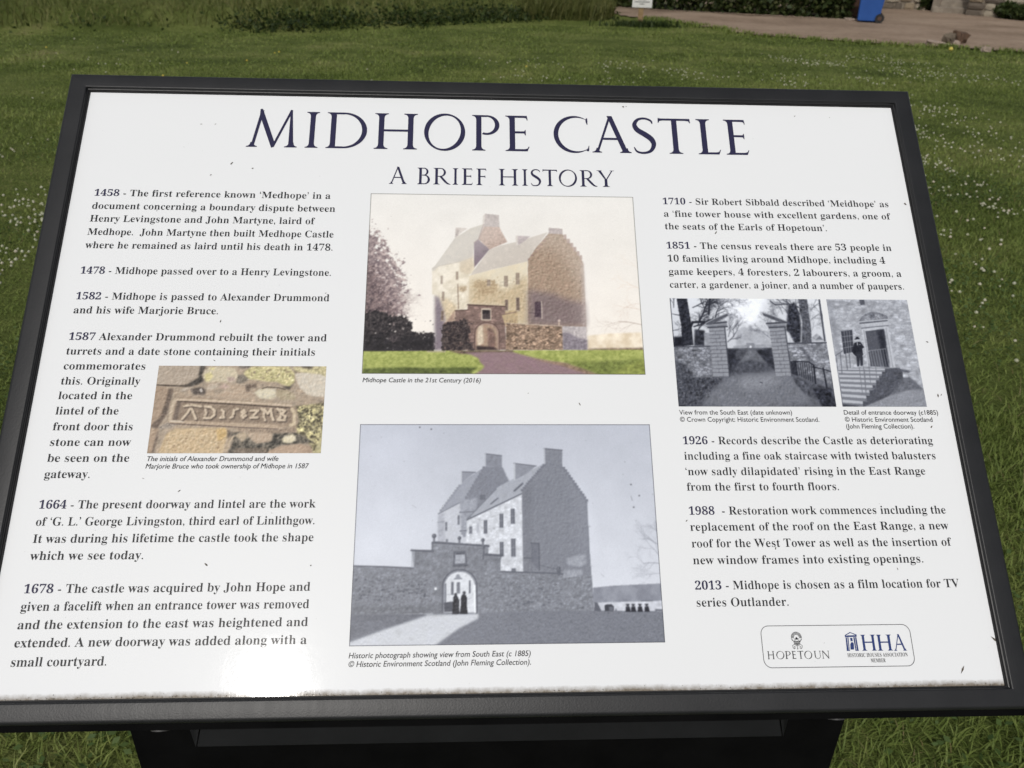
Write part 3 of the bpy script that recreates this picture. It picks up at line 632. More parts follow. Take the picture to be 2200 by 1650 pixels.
p1.specks([(283.1, 421), (290.1, 421.1), (302.9, 400.5), (317.4, 383.3), (323.5, 364.8), (326.3, 337.5), (319.1, 326.9), (285.3, 323.7)], 700, 0.15, 0.38, [(92, 76, 84), (120, 100, 104), (226, 212, 210), (210, 186, 176)], lambda x, y: 0.9-0.5*x)
p1.foliage([(279.6, 329.6), (293.1, 332), (305.4, 329.8), (312.3, 326.9), (319.1, 327.7), (326.7, 321), (327.8, 316.6), (325.7, 310.4), (348.8, 310), (349.1, 291), (281.5, 290.4)], (34, 32, 36), (84, 77, 78), 1.8, 0.50, 1.8, 0.6, 5)
p1.fill([(283.3, 309), (346.7, 307.2), (348.6, 292.2), (284.1, 291.3)], (36, 34, 38), 0.2, 2, 2.5, 0.7)
p1.relief([(283.8, 326.7), (324.6, 324), (325.2, 303.4), (284.9, 303.2)], 9, 1.6)
for k in range(6): p1.twigs((310.5, 300.7), 2.4-0.4*k, 5, 0.3, 3, (150, 132, 134), 0.6, 0.7)
# west tower
CR, RF = (226, 216, 194), (203, 198, 189)
p1.fill([(344.3, 375.8), (350.9, 382.2), (383.1, 394.3), (384.5, 373.2), (378.9, 369.2), (378.8, 339.1), (377.7, 333.4), (366.8, 332.5), (358.7, 320.5), (355.7, 318.3), (348.1, 320.5), (347.3, 348.2), (344.8, 349.7)], CR, 0.025, 5, col2=(233, 225, 208))
p1.fill([(351.5, 346.7), (359.8, 343.8), (368.1, 337.8), (366.1, 324.3), (358.7, 320.5), (355.2, 328.7)], (206, 184, 148), 0.08, 2, 1.5, 0.7)
p1.fill([(347.3, 348.2), (351.5, 346), (355.5, 333.2), (357.3, 324.2), (355.9, 309.4), (356.1, 293.1), (348.3, 293.1)], (142, 132, 142), 0.06, 3, 1.6, col2=(126, 114, 124))
p1.fill([(344.3, 376.2), (347, 379), (365.3, 408.4), (380.1, 419.4), (392.7, 424.1), (388, 407.1), (384.2, 403.1), (382.5, 388.8), (370.5, 383.6), (350.9, 378.7), (344.9, 372.8)], RF, 0.03, 3, col2=(196, 190, 180))
p1.fill([(388, 407.9), (393.7, 422.5), (408, 421.9), (410.1, 416.3), (415.7, 405.1), (407.1, 401), (398.6, 396.6)], (190, 164, 150), 0.09, 1.4, col2=(178, 152, 140))
p1.fill([(383.9, 404.4), (388, 407.1), (398.6, 396.9), (383.9, 377.2)], (134, 120, 130), 0.07, 2, col2=(122, 107, 118))
p1.fill([(370.5, 383.2), (382.5, 388), (384.2, 377.5), (378.2, 370), (370.5, 373)], (214, 200, 176), 0.03, 2, 1.0)
p1.fill([(369.3, 357.6), (377.6, 358), (376.5, 353.4), (373.5, 351.5), (370, 353)], (188, 168, 140), 0.1, 1, 0.4)
p1.fill([(394.4, 435.6), (407.8, 434.4), (408.1, 421.1), (393.3, 421.7)], (182, 172, 170), 0.06, 1.4); p1.fill([(392.4, 433.6), (394.4, 435.6), (393.3, 421.7), (391.8, 423.8)], (212, 205, 198))
p1.fill([(366.2, 420.2), (377.6, 419.5), (371.6, 414.9), (368.8, 411.2), (365.3, 408.6)], (204, 196, 190), 0.04, 2); p1.fill([(366.2, 418.9), (369.5, 418.6), (368.5, 411.2), (365.6, 409.2)], (186, 176, 172), 0.1, 1)
p1.line([(393, 423.8), (388, 407.6), (383.9, 403.9)], 0.8, (150, 128, 126)); p1.line([(344.3, 375.5), (350.9, 378.7), (370.5, 383.3), (382.5, 388)], 0.5, (176, 164, 150))
# east range
p1.fill([(383.9, 375), (398.6, 396.6), (410, 401.5), (424.2, 405.2), (454.8, 416.2), (444.1, 400.6), (435.3, 387), (434.5, 384.4), (401.3, 375.7), (380.3, 368.8)], (207, 199, 190), 0.03, 3, col2=(199, 191, 182))
p1.fill([(425, 411.9), (437.9, 411.5), (431.3, 405.3), (425.6, 401.7)], (184, 172, 174), 0.06, 1.5); p1.fill([(423.6, 411.9), (425.5, 412.4), (425.9, 401.7), (423.9, 401.7)], (214, 207, 200))
p1.fill([(378.9, 368.8), (401.3, 375.5), (434.5, 384.4), (434.2, 318.8), (423.6, 318.8), (423.1, 331.5), (412.8, 332.1), (412.2, 337.9), (378.8, 339.1)], (228, 218, 195), 0.02, 4, col2=(222, 210, 184))
p1.fill([(380.4, 363.8), (391.5, 365.5), (401.2, 361), (413.7, 353.4), (426.4, 364.3), (434.4, 370.6), (433.9, 318.8), (423.6, 318.8), (423.1, 331.5), (412.8, 332.1), (412.2, 337.9), (379.1, 339.1)], (196, 172, 132), 0.10, 1.6, 3.0, 0.62, col2=(172, 146, 110))
p1.foliage([(383.1, 365.4), (395.7, 365.5), (408.2, 364.1), (406.7, 348.7), (387.3, 347.1)], (166, 142, 110), (198, 176, 142), 3.0, 0.62, 1.6, 0.6, 4, 0.8)
p1.specks([(387.3, 360.8), (434.4, 370.6), (433.9, 318.8), (423.6, 318.8), (412.8, 333.6), (381.8, 339.4)], 60, 0.2, 0.5, [(168, 142, 108), (196, 176, 142), (150, 126, 98)])
p1.fill([(408, 332.9), (424.6, 333.7), (424.3, 317.3), (407.9, 317.2)], (202, 180, 142), 0.08, 1.5, col2=(184, 160, 124))
gab = [(435, 386.2), (444.1, 400.6), (455.6, 414.9), (456.3, 420.9), (469, 420), (469.1, 414.1), (478.3, 401.1), (486.4, 387.6), (488.3, 382.1), (488.4, 340.3), (488, 293.8), (464.8, 293.7), (465.6, 318.3), (433.9, 318.8)]
p1.fill(gab, (176, 154, 132), 0.09, 1.4, col2=(158, 134, 116))
p1.specks([(436.7, 386.3), (455.8, 412.8), (468.7, 413), (486.3, 384.5), (487.2, 355.6), (435.3, 355.1)], 260, 0.2, 0.5, [(136, 114, 102), (196, 174, 150), (150, 126, 108), (204, 184, 160)])
p1.fill([(456, 420.9), (469, 420), (469.1, 414.1), (455.6, 414.9)], (176, 164, 164), 0.06, 1.2)
p1.fill([(434.6, 355.1), (447.1, 352.2), (459.7, 350.8), (467.9, 346.2), (479, 343.3), (488.1, 341.8), (488.2, 317.7), (465.6, 317.9), (433.9, 318.8)], (132, 117, 119), 0.08, 1.8, 3.0, 0.85, col2=(118, 102, 106))
p1.fill([(486.4, 386.8), (488.7, 382.1), (488, 293.8), (485, 293.8)], (186, 174, 176), 0.05, 2, 1.5, 0.6)
p1.fill([(465.9, 317.9), (488.2, 317.4), (488, 293.8), (465.3, 294)], (184, 176, 178), 0.06, 1.6); p1.fill([(465.9, 311.6), (472.2, 310.9), (478.9, 306.5), (488.5, 304.4), (488, 293.8), (465.3, 294)], (136, 128, 138), 0.07, 1.6, 0.8)
for (a_, b_) in zip([(435, 386.2), (437.9, 390.2), (440.8, 394.2), (443.7, 398.1), (446.7, 401.9), (449.6, 406.1), (452.6, 410.4)], [(437.8, 387.5), (440.7, 391.5), (443.7, 395.4), (446.6, 399.4), (449.5, 403.3), (452.5, 407.5), (455.5, 411.7)]): p1.box([a_, b_], (150, 124, 116))
for (a_, b_) in zip([(470.2, 413.8), (473.2, 409.3), (476.2, 404.9), (479.2, 400.4), (482.2, 396), (484.8, 391.6)], [(472.9, 409), (475.9, 404.6), (478.9, 400.1), (481.9, 395.7), (484.8, 391.3), (487.2, 387.2)]): p1.box([a_, b_], (176, 154, 146))
p1.fill([(440.6, 342.2), (446.9, 342.7), (446.8, 326.1), (440.4, 327.1)], (82, 66, 76)); p1.line([(446.9, 342.7), (447, 325.6)], 1.0, (196, 182, 172)); p1.line([(434.5, 331.1), (440.5, 330.9)], 0.6, (96, 80, 88))
for q in ([(352.6, 368.5), (354.4, 360.2)], [(366.9, 373), (368.8, 364.6)], [(354, 352.1), (356.2, 342.8)], [(396, 364.9), (399.3, 358.6)], [(412.2, 369.1), (415.6, 357.7)], [(423.2, 372.3), (426.8, 360.3)], [(412.8, 344.5), (415.7, 332.9)], [(423.1, 346.9), (426.5, 332.9)], [(353.3, 332.7), (355.9, 322.7)]):
    p1.sash(q, (150, 134, 120), (204, 190, 170))
for q in ([(413.1, 343.9), (415.2, 333.7)], [(423.6, 346.2), (425.9, 333.8)], [(353.9, 332), (355.4, 323.3)]): p1.box(q, (96, 78, 72), 0.7)
p1.line([(368.6, 359.7), (369.5, 334.8)], 0.7, (122, 98, 84))
# gateway, forecourt walls, arch
gw = [(366.7, 333.3), (377.7, 333.7), (378.4, 339.4), (387.3, 338.3), (412.9, 337.4), (412.8, 329.9), (409.6, 328.8), (412.7, 318.7), (413.4, 294), (355, 293.1), (356.2, 320.5), (366.2, 322.1)]
p1.rubble(gw, 5.2, (136, 112, 104), (112, 90, 86), 0.08, 2.0)
p1.line([(366.5, 332.8), (378, 333.4)], 1.0, (86, 66, 62)); p1.line([(378.1, 338.8), (413.3, 337.3)], 1.3, (84, 64, 60)); p1.line([(409.6, 328.8), (423.1, 331.9)], 0.8, (120, 98, 88)); p1.fill([(360, 324.3), (366.1, 333.3), (366.9, 322.1), (357.3, 319.8)], (178, 150, 132), 0.1, 1, 0.5)
p1.foliage([(353.9, 319.8), (368.2, 322.8), (378.4, 325.1), (379.9, 303.7), (384.9, 292.7), (354.4, 291.9)], (42, 36, 40), (96, 84, 80), 1.6, 0.5, 1.7, 0.6, 5)
p1.specks([(357.3, 320.5), (377.8, 323.6), (378.5, 309.6), (358.9, 306.5)], 160, 0.2, 0.5, [(92, 78, 78), (66, 54, 58), (30, 26, 30)])
p1.rubble([(413.4, 320.9), (433.9, 318.8), (465.6, 317.9), (465.6, 294), (413.1, 293.7)], 3.0, (156, 132, 112), (112, 90, 76), 0.18, 1.7)
p1.specks([(412.7, 323.2), (423, 324.7), (420, 304), (413.8, 296.6)], 120, 0.2, 0.6, [(118, 96, 78), (88, 70, 58)])
p1.line([(413.6, 320.5), (465.6, 317.9)], 0.7, (196, 178, 160)); p1.disc((463, 323.2), 1.3, (206, 186, 176)); p1.line([(462.7, 321.3), (462.6, 318.6)], 1.6, (196, 174, 160))
def arch(pic, q, col, amp=0.0, cell=2, col2=None):   # q = left foot, right foot, crown
    (xa, ya), (xb, yb), (xc, yc) = q; r_ = (xb-xa)/2; sp = yc-r_*0.95
    pts = [(xa, ya)]+[((xa+xb)/2-r_*math.cos(t), sp+(yc-sp)*math.sin(t)) for t in np.linspace(0, math.pi, 24)]+[(xb, yb)]
    pic.fill(pts, col, amp, cell, col2=col2); return pts
rim = arch(p1, [(384.7, 293.8), (407.1, 293.9), (395.3, 320.8)], (164, 138, 124)); p1.line(rim, 0.7, (88, 68, 64))
arch(p1, [(386, 294.1), (405, 293.9), (395, 318.6)], (196, 172, 146), 0.12, 1.6, (150, 122, 104))
p1.fill([(388, 317), (392.1, 318.5), (392.5, 300.9), (387.4, 296.5), (386.7, 308.2)], (226, 212, 188), 0.08, 1.5, 0.6, 0.8); p1.fill([(396.2, 315.6), (401.7, 314.2), (403.9, 305.3), (402.9, 293.9), (396.8, 295.1)], (118, 92, 86), 0.15, 1.5, 0.6, 0.85)
p1.fill([(386, 297.9), (402.3, 296.5), (406.3, 293.9), (386, 293.5)], (56, 44, 46), 0.1, 2, 0.4)
p1.box([(390.4, 335.3), (399.9, 323.1)], (206, 190, 172)); p1.box([(391.6, 333.5), (398.9, 324.2)], (74, 64, 66)); p1.box([(391.6, 333.5), (397.6, 329.8)], (46, 40, 44))
# road and lawns
p1.fill([(283.4, 291.9), (540, 294.7), (540.2, 269.7), (283.8, 268.8)], (156, 168, 84), 0.05, 2.5, col2=(168, 176, 96))
p1.fill([(360.4, 292.7), (419.9, 293.4), (419.8, 291.1), (372.5, 289.7)], (104, 84, 76), 0.15, 2, 0.5)
p1.fill([(373.9, 291.2), (418.5, 292), (440.1, 286), (454.9, 282.9), (468.4, 281.2), (481.8, 276.7), (499.2, 269.5), (383.4, 269.1), (391.4, 274.8), (393.4, 277.7), (389.4, 282), (388, 285.6), (380.6, 289.2)], (152, 126, 130), 0.05, 3, 0.4, col2=(138, 112, 120))
p1.fill([(433.3, 286.2), (454.9, 282.9), (468.4, 281.2), (481.8, 276.7), (499.2, 269.5), (489.7, 269.5), (465.6, 278)], (150, 124, 98), 0.12, 2, 0.8, 0.8)
p1.fill([(284.2, 275), (320.6, 276.7), (347.3, 276.1), (380.7, 277.1), (387.4, 276.3), (382, 273.1), (382, 269.1), (283.8, 268.8)], (84, 96, 46), 0.16, 2.2, 1.0, 0.92)
p1.fill([(465.8, 282.3), (495.7, 283.1), (523.1, 284.1), (539.7, 285.9), (540.7, 269.7), (499.2, 269.5), (481.8, 276.7)], (112, 124, 60), 0.14, 2.2, 1.4, 0.85)
p1.fill([(522.9, 279.7), (541, 284.9), (540.7, 269.7), (508.7, 269.6)], (150, 158, 76), 0.14, 2.2, 1.4, 0.6)
p1.specks([(285.5, 289.4), (382, 287), (387.4, 281.3), (383.4, 277.7), (284.8, 276.6)], 220, 0.15, 0.4, [(140, 152, 66), (196, 204, 108)])
p1.line([(341.6, 291.9), (357.7, 291.7)], 0.8, (186, 170, 150)); p1.line([(320.1, 292.9), (333.5, 292.7)], 0.5, (120, 108, 110))
p1.relief(gab, 11, 1.7, 0.6); p1.relief([(436.8, 392.6), (455.8, 413.6), (468.7, 413), (486.3, 385.3), (486.9, 349.5), (435.3, 353.6)], 9, 1.1)
p1.relief([(413.4, 320.9), (465.6, 317.9), (465.6, 294), (413.1, 293.7)], 12, 1.5); p1.relief([(388, 407.9), (393.7, 422.5), (408, 421.9), (415.7, 405.1), (398.6, 396.6)], 8, 1.2)
p1.relief([(380.4, 360.8), (434.4, 370.6), (433.9, 318.8), (423.6, 318.8), (412.8, 333.6), (379.1, 339.1)], 11, 1.8, 2.5); p1.relief([(345.9, 348.2), (367.9, 357.6), (377.7, 339.4), (360, 324.3), (348.1, 320.5)], 8, 1.6, 2.5)
p1.relief([(366.7, 333.3), (412.9, 337.4), (413.4, 294), (382, 293.8), (366.2, 322.1)], 6, 1.6); p1.relief([(355.7, 319.8), (377.8, 324.4), (383.6, 293.2), (355.3, 292.7)], 10, 1.4)
p1.relief([(283.4, 291.6), (540, 294.4), (540.2, 269.7), (283.8, 268.8)], 6, 1.2, 0.4, 1.5); p1.relief([(345.4, 375.9), (383.1, 395.1), (378.9, 370), (379.1, 339.4), (358.7, 321.3)], 3, 2.4, 1.0)
p1.dashes([(284.2, 289.4), (382, 289.2), (387.4, 276.3), (284.6, 275.8)], 60, 6, 0.35, [(120, 132, 62), (190, 196, 120)], 0.6); p1.dashes([(441.5, 290.2), (538.7, 292.2), (539.6, 284.9), (468.5, 283.1)], 40, 6, 0.35, [(126, 138, 66), (190, 196, 118)], 0.6); p1.dashes([(387.4, 289.2), (441.4, 285.1), (481.6, 270.9), (387.4, 270.6)], 40, 9, 0.5, [(132, 108, 116), (168, 142, 142)], 0.5)
for q, a_ in (([(339.7, 385.2), (364.5, 414), (394.4, 437.2), (418.8, 427.7), (427.2, 411.6), (387.3, 392), (351, 372.8)], 0.34), ([(418.6, 414.8), (456.1, 423.4), (473.4, 423.6), (492.1, 386.9), (492.1, 355.7), (482.6, 364.9), (464, 399.3), (444.1, 400.6)], 0.28), ([(339.8, 378.9), (359.2, 385.4), (356.9, 348.3), (340.5, 345.1)], 0.3), ([(486.4, 386.8), (500.6, 387), (496.7, 304.4), (485, 319.2)], 0.30)): p1.fill(q, (236, 233, 229), 0, 3, 9.0, a_)
p1.finish(0.88, 1.0, 0.0, 1, 1.1)
p1.build('colour photograph of the tower house beyond a gateway', (92, 92, 88), 1.8)

# ---- old blue-grey photograph of the same house
p2 = Pic(284.2, 37.2, 541.0, 223.1, 470, 5)
p2.grad([(200, 0), (600, 0), (600, 300), (200, 300)], (166, 168, 182), (189, 190, 201), 222, 60, 0.012, 60)
p2.fill([(483.4, 81.4), (500.7, 82.9), (541.5, 84.4), (541.8, 69.8), (483.3, 69)], (120, 122, 136), 0.03, 6, col2=(127, 129, 142)); p2.fill([(483.3, 69.3), (541.7, 70.3), (541.7, 66.1), (535.1, 62), (483.2, 62)], (178, 179, 191), 0.04, 3)
p2.line([(523.3, 70.2), (532.9, 70.4)], 0.8, (96, 98, 110)); p2.line([(535.2, 62.9), (541.5, 62.7)], 1.6, (98, 100, 112))
for q, an, L, w_ in (((541.4, 100.9), 2.75, 14, .6), ((541.8, 106.3), 2.3, 12, .5), ((542.5, 115.9), 2.6, 12, .6), ((542.8, 120.1), 2.15, 11, .5), ((540.8, 92.7), 3.0, 10, .4), ((541.7, 125.6), 1.9, 8, .4)):
    p2.twigs(q, an, L, w_, 5, (122, 124, 137), 0.6, 0.75)
p2.fill([(283.5, 61.9), (345.9, 61.5), (404.8, 64.6), (484, 63), (541.9, 61.9), (541.7, 33.7), (283.5, 36.8)], (113, 115, 127), 0.07, 1.2, col2=(103, 105, 117))
p2.specks([(356.9, 39.7), (391.4, 55.9), (472.3, 61.5), (541.5, 59.5), (541.2, 37.6)], 200, 0.15, 0.35, [(92, 94, 106), (134, 136, 147), (84, 86, 98)])
p2.fill([(282.9, 61.9), (343.2, 61.3), (330.1, 55.3), (305.2, 49.2), (283.9, 42.4)], (98, 100, 112), 0.05, 3, 0.8, 0.8)
p2.fill([(283.3, 39.9), (311.8, 49.7), (335.4, 57.1), (347.3, 60.9), (388.7, 61.4), (387.6, 57.5), (372.7, 50.3), (363.5, 44.1), (351.7, 36), (283.5, 36.5)], (182, 183, 192), 0.035, 5, 0.6, col2=(171, 172, 182))
p2.rubble([(283.7, 100.8), (309.9, 99.7), (334.3, 98.7), (349.9, 96.3), (360.3, 62), (284.6, 61.4)], 3.4, (116, 118, 129), (106, 108, 119), 0.045, 2.6); p2.line([(283.7, 100.8), (309.9, 99.9), (334.3, 98.7)], 1.0, (84, 86, 98))
p2.specks([(286, 90.8), (345.3, 90.3), (345.7, 73.2), (285.6, 73.8)], 70, 0.4, 0.9, [(74, 76, 88), (88, 90, 101)])
# tower
p2.fill([(353.9, 143.4), (377.5, 156.2), (385.9, 155), (382, 141.8), (378.4, 136.3), (378.5, 119.5), (354, 120.4)], (176, 177, 188), 0.035, 2.0, col2=(166, 167, 179)); p2.fill([(353.6, 143.1), (359.1, 146.1), (359.8, 119.6), (354, 120.4)], (152, 153, 166), 0.04, 2, 0.8)
p2.line([(353.7, 136.4), (359.5, 137.5)], 0.6, (126, 128, 140)); p2.line([(354.2, 143.9), (377.5, 156.2)], 0.9, (104, 106, 118))
p2.fill([(355.3, 144.8), (358, 149.2), (372.5, 168.7), (377.4, 173.8), (394.1, 184.9), (387.3, 171.6), (377.5, 156.5)], (141, 143, 156), 0.03, 2.4, col2=(134, 136, 150))
p2.fill([(377.5, 156.2), (394.1, 184.9), (408.6, 184.5), (414.2, 171.8), (403.5, 165.5), (392.2, 152.3), (382, 141.8), (377.5, 146.1)], (119, 121, 134), 0.05, 1.6, col2=(111, 113, 126))
p2.fill([(372.4, 154.5), (377.5, 156.2), (387.3, 157.3), (386.2, 148.8), (383.9, 143.2), (378.4, 137.7), (378.2, 129.1), (373.7, 127.7), (372.5, 143.3)], (138, 140, 153), 0.04, 1.5, 0.8); p2.line([(372.2, 145), (383.9, 145.5)], 0.8, (100, 102, 114)); p2.line([(372.6, 129.1), (378.4, 129.6)], 0.9, (92, 94, 106)); p2.line([(373.7, 126.6), (377.6, 126)], 0.8, (112, 114, 126))
p2.fill([(373.2, 128.6), (378.4, 129.1), (377.6, 124.5), (375.6, 123.6)], (128, 130, 143)); p2.box([(389.2, 160.1), (394, 155.6)], (96, 98, 110))
p2.fill([(394.1, 196.6), (408.4, 194.8), (408.6, 184.3), (394.1, 184.9)], (120, 122, 135), 0.04, 2); p2.line([(393.8, 196.3), (408.4, 194.5)], 0.9, (98, 100, 112)); p2.line([(394.1, 196.3), (394.1, 184.9)], 1.0, (158, 160, 172))
p2.fill([(373.1, 180.6), (385.5, 179.9), (377.4, 173.9), (373.2, 169.3)], (128, 130, 143)); p2.line([(373.1, 180.3), (385.5, 179.7)], 0.9, (100, 102, 114)); p2.line([(373.2, 180.3), (373.3, 169.9)], 1.2, (166, 168, 179))
for k in range(11):
    t = k/11; a_ = (377.5, 156.5); b_ = (394.1, 184.9); p2.box([(a_[0]+(b_[0]-a_[0])*t-1.0, a_[1]+(b_[1]-a_[1])*t), (a_[0]+(b_[0]-a_[0])*(t+.09), a_[1]+(b_[1]-a_[1])*(t+.09))], (112, 114, 127))
    a_ = (408.6, 184.3); b_ = (414.2, 171.8); p2.box([(a_[0]+(b_[0]-a_[0])*t, a_[1]+(b_[1]-a_[1])*(t+.09)), (a_[0]+(b_[0]-a_[0])*(t+.09)+0.7, a_[1]+(b_[1]-a_[1])*t-0.6)], (112, 114, 127))
    a_ = (355.9, 145.5); b_ = (372.9, 169); p2.box([(a_[0]+(b_[0]-a_[0])*t-0.7, a_[1]+(b_[1]-a_[1])*t), (a_[0]+(b_[0]-a_[0])*(t+.09), a_[1]+(b_[1]-a_[1])*(t+.09))], (128, 130, 143))
# range
p2.fill([(378.4, 138.5), (403.5, 164.9), (414.2, 171.8), (445.8, 187.7), (436.3, 175.8), (425.6, 161.1)], (150, 152, 164), 0.03, 2.2, col2=(143, 145, 158)); p2.line([(378.4, 138.5), (403.4, 150.4), (425.6, 160.9)], 1.1, (92, 94, 106))
p2.line([(419.1, 163.4), (426.2, 169.7)], 1.6, (92, 94, 106)); p2.line([(398.8, 152.2), (404.7, 156.9)], 1.3, (98, 100, 112)); p2.line([(378.7, 139.3), (403.5, 165.2)], 0.9, (108, 110, 122))
p2.fill([(419.2, 187.4), (438.3, 185.1), (429.6, 178.4), (419.3, 172.6)], (126, 128, 141), 0.03, 2); p2.line([(418.9, 187.7), (438.3, 185.2)], 0.9, (98, 100, 112)); p2.line([(419.5, 187.1), (419.4, 172.9)], 1.4, (162, 164, 175))
p2.rubble([(378.4, 137.7), (403.4, 149.3), (425.6, 160.3), (425.9, 94.7), (406.4, 95.4), (406.8, 108.6), (396.2, 110.1), (377.7, 116.3), (377.6, 126.6), (378.4, 129.3)], 5.0, (184, 185, 195), (177, 178, 188), 0.016, 2.2)
gb = [(425.6, 162.9), (445.8, 185.9), (445.9, 201.2), (461.6, 199.7), (461.3, 185), (481.8, 154.1), (482.2, 112.2), (483.5, 62.5), (457.8, 63.3), (458.2, 92.9), (425.6, 94.7)]
p2.fill(gb, (119, 121, 133), 0.03, 2.2, col2=(110, 112, 124)); p2.dashes(gb, 420, 2.2, 0.5, [np.array(g_) for g_ in ((98, 100, 112), (128, 130, 142), (92, 94, 106))], 0.6)
p2.line([(445.7, 200.9), (461.7, 199.4)], 0.9, (92, 94, 106)); p2.line([(446, 200.7), (446, 187.4)], 1.2, (152, 154, 166))
for k in range(13):
    t = k/13; a_ = (425.6, 163.1); b_ = (446.4, 186.8); p2.box([(a_[0]+(b_[0]-a_[0])*t-1.0, a_[1]+(b_[1]-a_[1])*t), (a_[0]+(b_[0]-a_[0])*(t+.078), a_[1]+(b_[1]-a_[1])*(t+.078))], (104, 106, 119))
    a_ = (461.3, 184.7); b_ = (481.8, 153.8); p2.box([(a_[0]+(b_[0]-a_[0])*t, a_[1]+(b_[1]-a_[1])*(t+.078)), (a_[0]+(b_[0]-a_[0])*(t+.078)+0.9, a_[1]+(b_[1]-a_[1])*t-0.2)], (106, 108, 121))
p2.fill([(461.7, 106.2), (470.1, 107.5), (478.5, 109.5), (478.8, 100.7), (473.9, 98.7), (462.9, 100.1)], (142, 144, 156), 0.05, 2, 0.5, 0.8); p2.fill([(458.8, 95.4), (475.2, 96.6), (475.6, 91.9), (465.2, 89.3), (463.7, 86), (458.8, 86.7)], (146, 148, 160), 0.05, 2, 0.5, 0.7)
p2.rubble([(458.9, 89.4), (483, 91.9), (483.5, 62.7), (458.3, 63.3)], 3.3, (120, 122, 133), (109, 111, 122), 0.045, 2.4)
p2.fill([(432.7, 118.7), (439.2, 118), (439, 95.6), (432.6, 102.4)], (102, 104, 117)); p2.line([(432.4, 118.7), (439.3, 118.1), (439.2, 96.2)], 0.8, (84, 86, 98)); p2.line([(426.1, 106.2), (432.7, 106)], 0.7, (78, 80, 92)); p2.line([(439.4, 100.3), (458.6, 95.4)], 0.6, (92, 94, 106))
for q in ([(415.6, 148.1), (419.2, 135.1)], [(406.1, 143.7), (409.2, 131.7)], [(392.6, 138.2), (395.7, 126.8)], [(380.2, 132.9), (382.7, 126.8)], [(415.5, 122.4), (419.5, 107.3)], [(406.1, 119.7), (409.3, 108.9)], [(370.4, 142.4), (372, 134.6)], [(360, 136.8), (361.8, 129.4)]): p2.sash(q, (92, 94, 106), (152, 154, 166))
p2.box([(386.5, 135.8), (388.8, 127.6)], (160, 161, 173)); p2.box([(415.6, 97.8), (419.4, 94.9)], (98, 100, 112)); p2.box([(360.6, 122.6), (362.5, 120.1)], (110, 112, 124))
# gateway
gw = [(332.2, 113.5), (348.9, 113.4), (349.6, 120.2), (352.9, 120.7), (396.3, 116.9), (396.4, 109.8), (408.2, 108.9), (406.8, 104.8), (406.4, 94.9), (396.1, 62.6), (350.7, 61.7), (349.2, 96.3), (334.3, 98.7)]
p2.rubble(gw, 5.4, (115, 117, 128), (108, 110, 121), 0.035, 1.9); p2.rubble([(386.2, 94), (406.4, 94.9), (458.7, 92.6), (458.3, 63.3), (395.4, 62.3), (386.3, 61.4)], 3.3, (118, 120, 131), (107, 109, 120), 0.045, 2.5)
p2.line([(332, 113.2), (350.3, 112.3)], 1.6, (86, 88, 100)); p2.line([(349.9, 119.4), (396.4, 116.3)], 2.2, (88, 90, 102)); p2.line([(350.2, 118.3), (396.1, 115.2)], 0.7, (128, 130, 142)); p2.line([(393.9, 109.3), (408.5, 108.4)], 1.8, (84, 86, 98)); p2.line([(406.7, 95.2), (455.2, 93.2), (458.5, 92.6)], 1.2, (86, 88, 100))
p2.box([(332, 112.4), (334.8, 98.9)], (150, 152, 164), 0.6); p2.line([(349.3, 119.6), (349.5, 111.7)], 1.2, (92, 94, 106)); p2.line([(392.8, 115.8), (392.2, 105.8)], 1.5, (90, 92, 104))
p2.fill([(367.3, 112.2), (377.7, 112.6), (378.9, 100.5), (366.9, 100)], (92, 94, 106)); p2.fill([(368.9, 111.1), (376.6, 111.4), (377.2, 102.4), (368.5, 101.9)], (146, 148, 160), 0.05, 1.5); p2.fill([(368.9, 111.1), (376.6, 111.4), (376.6, 109.7), (369.2, 109.2)], (76, 78, 90)); p2.line([(367.1, 100), (378.9, 100.5)], 1.2, (78, 80, 92))
rim = arch(p2, [(358.6, 62.7), (386.8, 62.4), (371.9, 97)], (124, 126, 138)); p2.line(rim, 1.1, (84, 86, 98))
arch(p2, [(360.2, 62.9), (385.1, 62.4), (371.3, 95.2)], (188, 189, 198), 0.02, 4); p2.line([(384.9, 84), (385.5, 62.7)], 1.3, (212, 213, 220))
p2.fill([(369, 90.1), (369.7, 92.5), (371, 93.6), (372.6, 92.5), (373.7, 90.1)], (130, 132, 144)); p2.line([(368.3, 89.6), (374.3, 89.7)], 1.0, (120, 122, 134))
for q, t in (([(370.2, 86.8), (373, 77.9)], 104), ([(365.5, 87), (367.8, 76.7)], 100), ([(380.3, 88.2), (381.7, 77.9)], 92), ([(360.2, 86), (361.7, 70.5)], 112)): p2.box(q, (t, t+2, t+14))
p2.fill([(359.8, 70.5), (367.2, 71.4), (367.5, 63.1), (360.3, 63.2)], (74, 76, 88)); p2.line([(360.6, 77), (367.1, 76.9)], 0.4, (110, 112, 124)); p2.line([(377.9, 72.3), (382.6, 74.2)], 0.5, (150, 152, 164))
p2.fill([(367.4, 75), (368.7, 76.1), (370.9, 75.6), (372.3, 72.3), (372.2, 66.4), (372.9, 61.5), (366.7, 61.3), (367.2, 67.8)], (40, 41, 50), 0.1, 1); p2.disc((369.3, 76.9), 1.2, (60, 61, 70)); p2.fill([(373.9, 75.6), (375.5, 77.1), (377.6, 76.6), (378.7, 74), (378.5, 69), (379.4, 61.4), (372.9, 61.3), (373.6, 67.7)], (38, 39, 48), 0.1, 1); p2.disc((376.4, 78.2), 1.3, (58, 59, 68))
p2.fill([(345.4, 61.8), (351.2, 62), (352.1, 60.7), (345.9, 60.5)], (150, 152, 162)); p2.box([(351.8, 82.6), (353.8, 80.7)], (206, 207, 214))
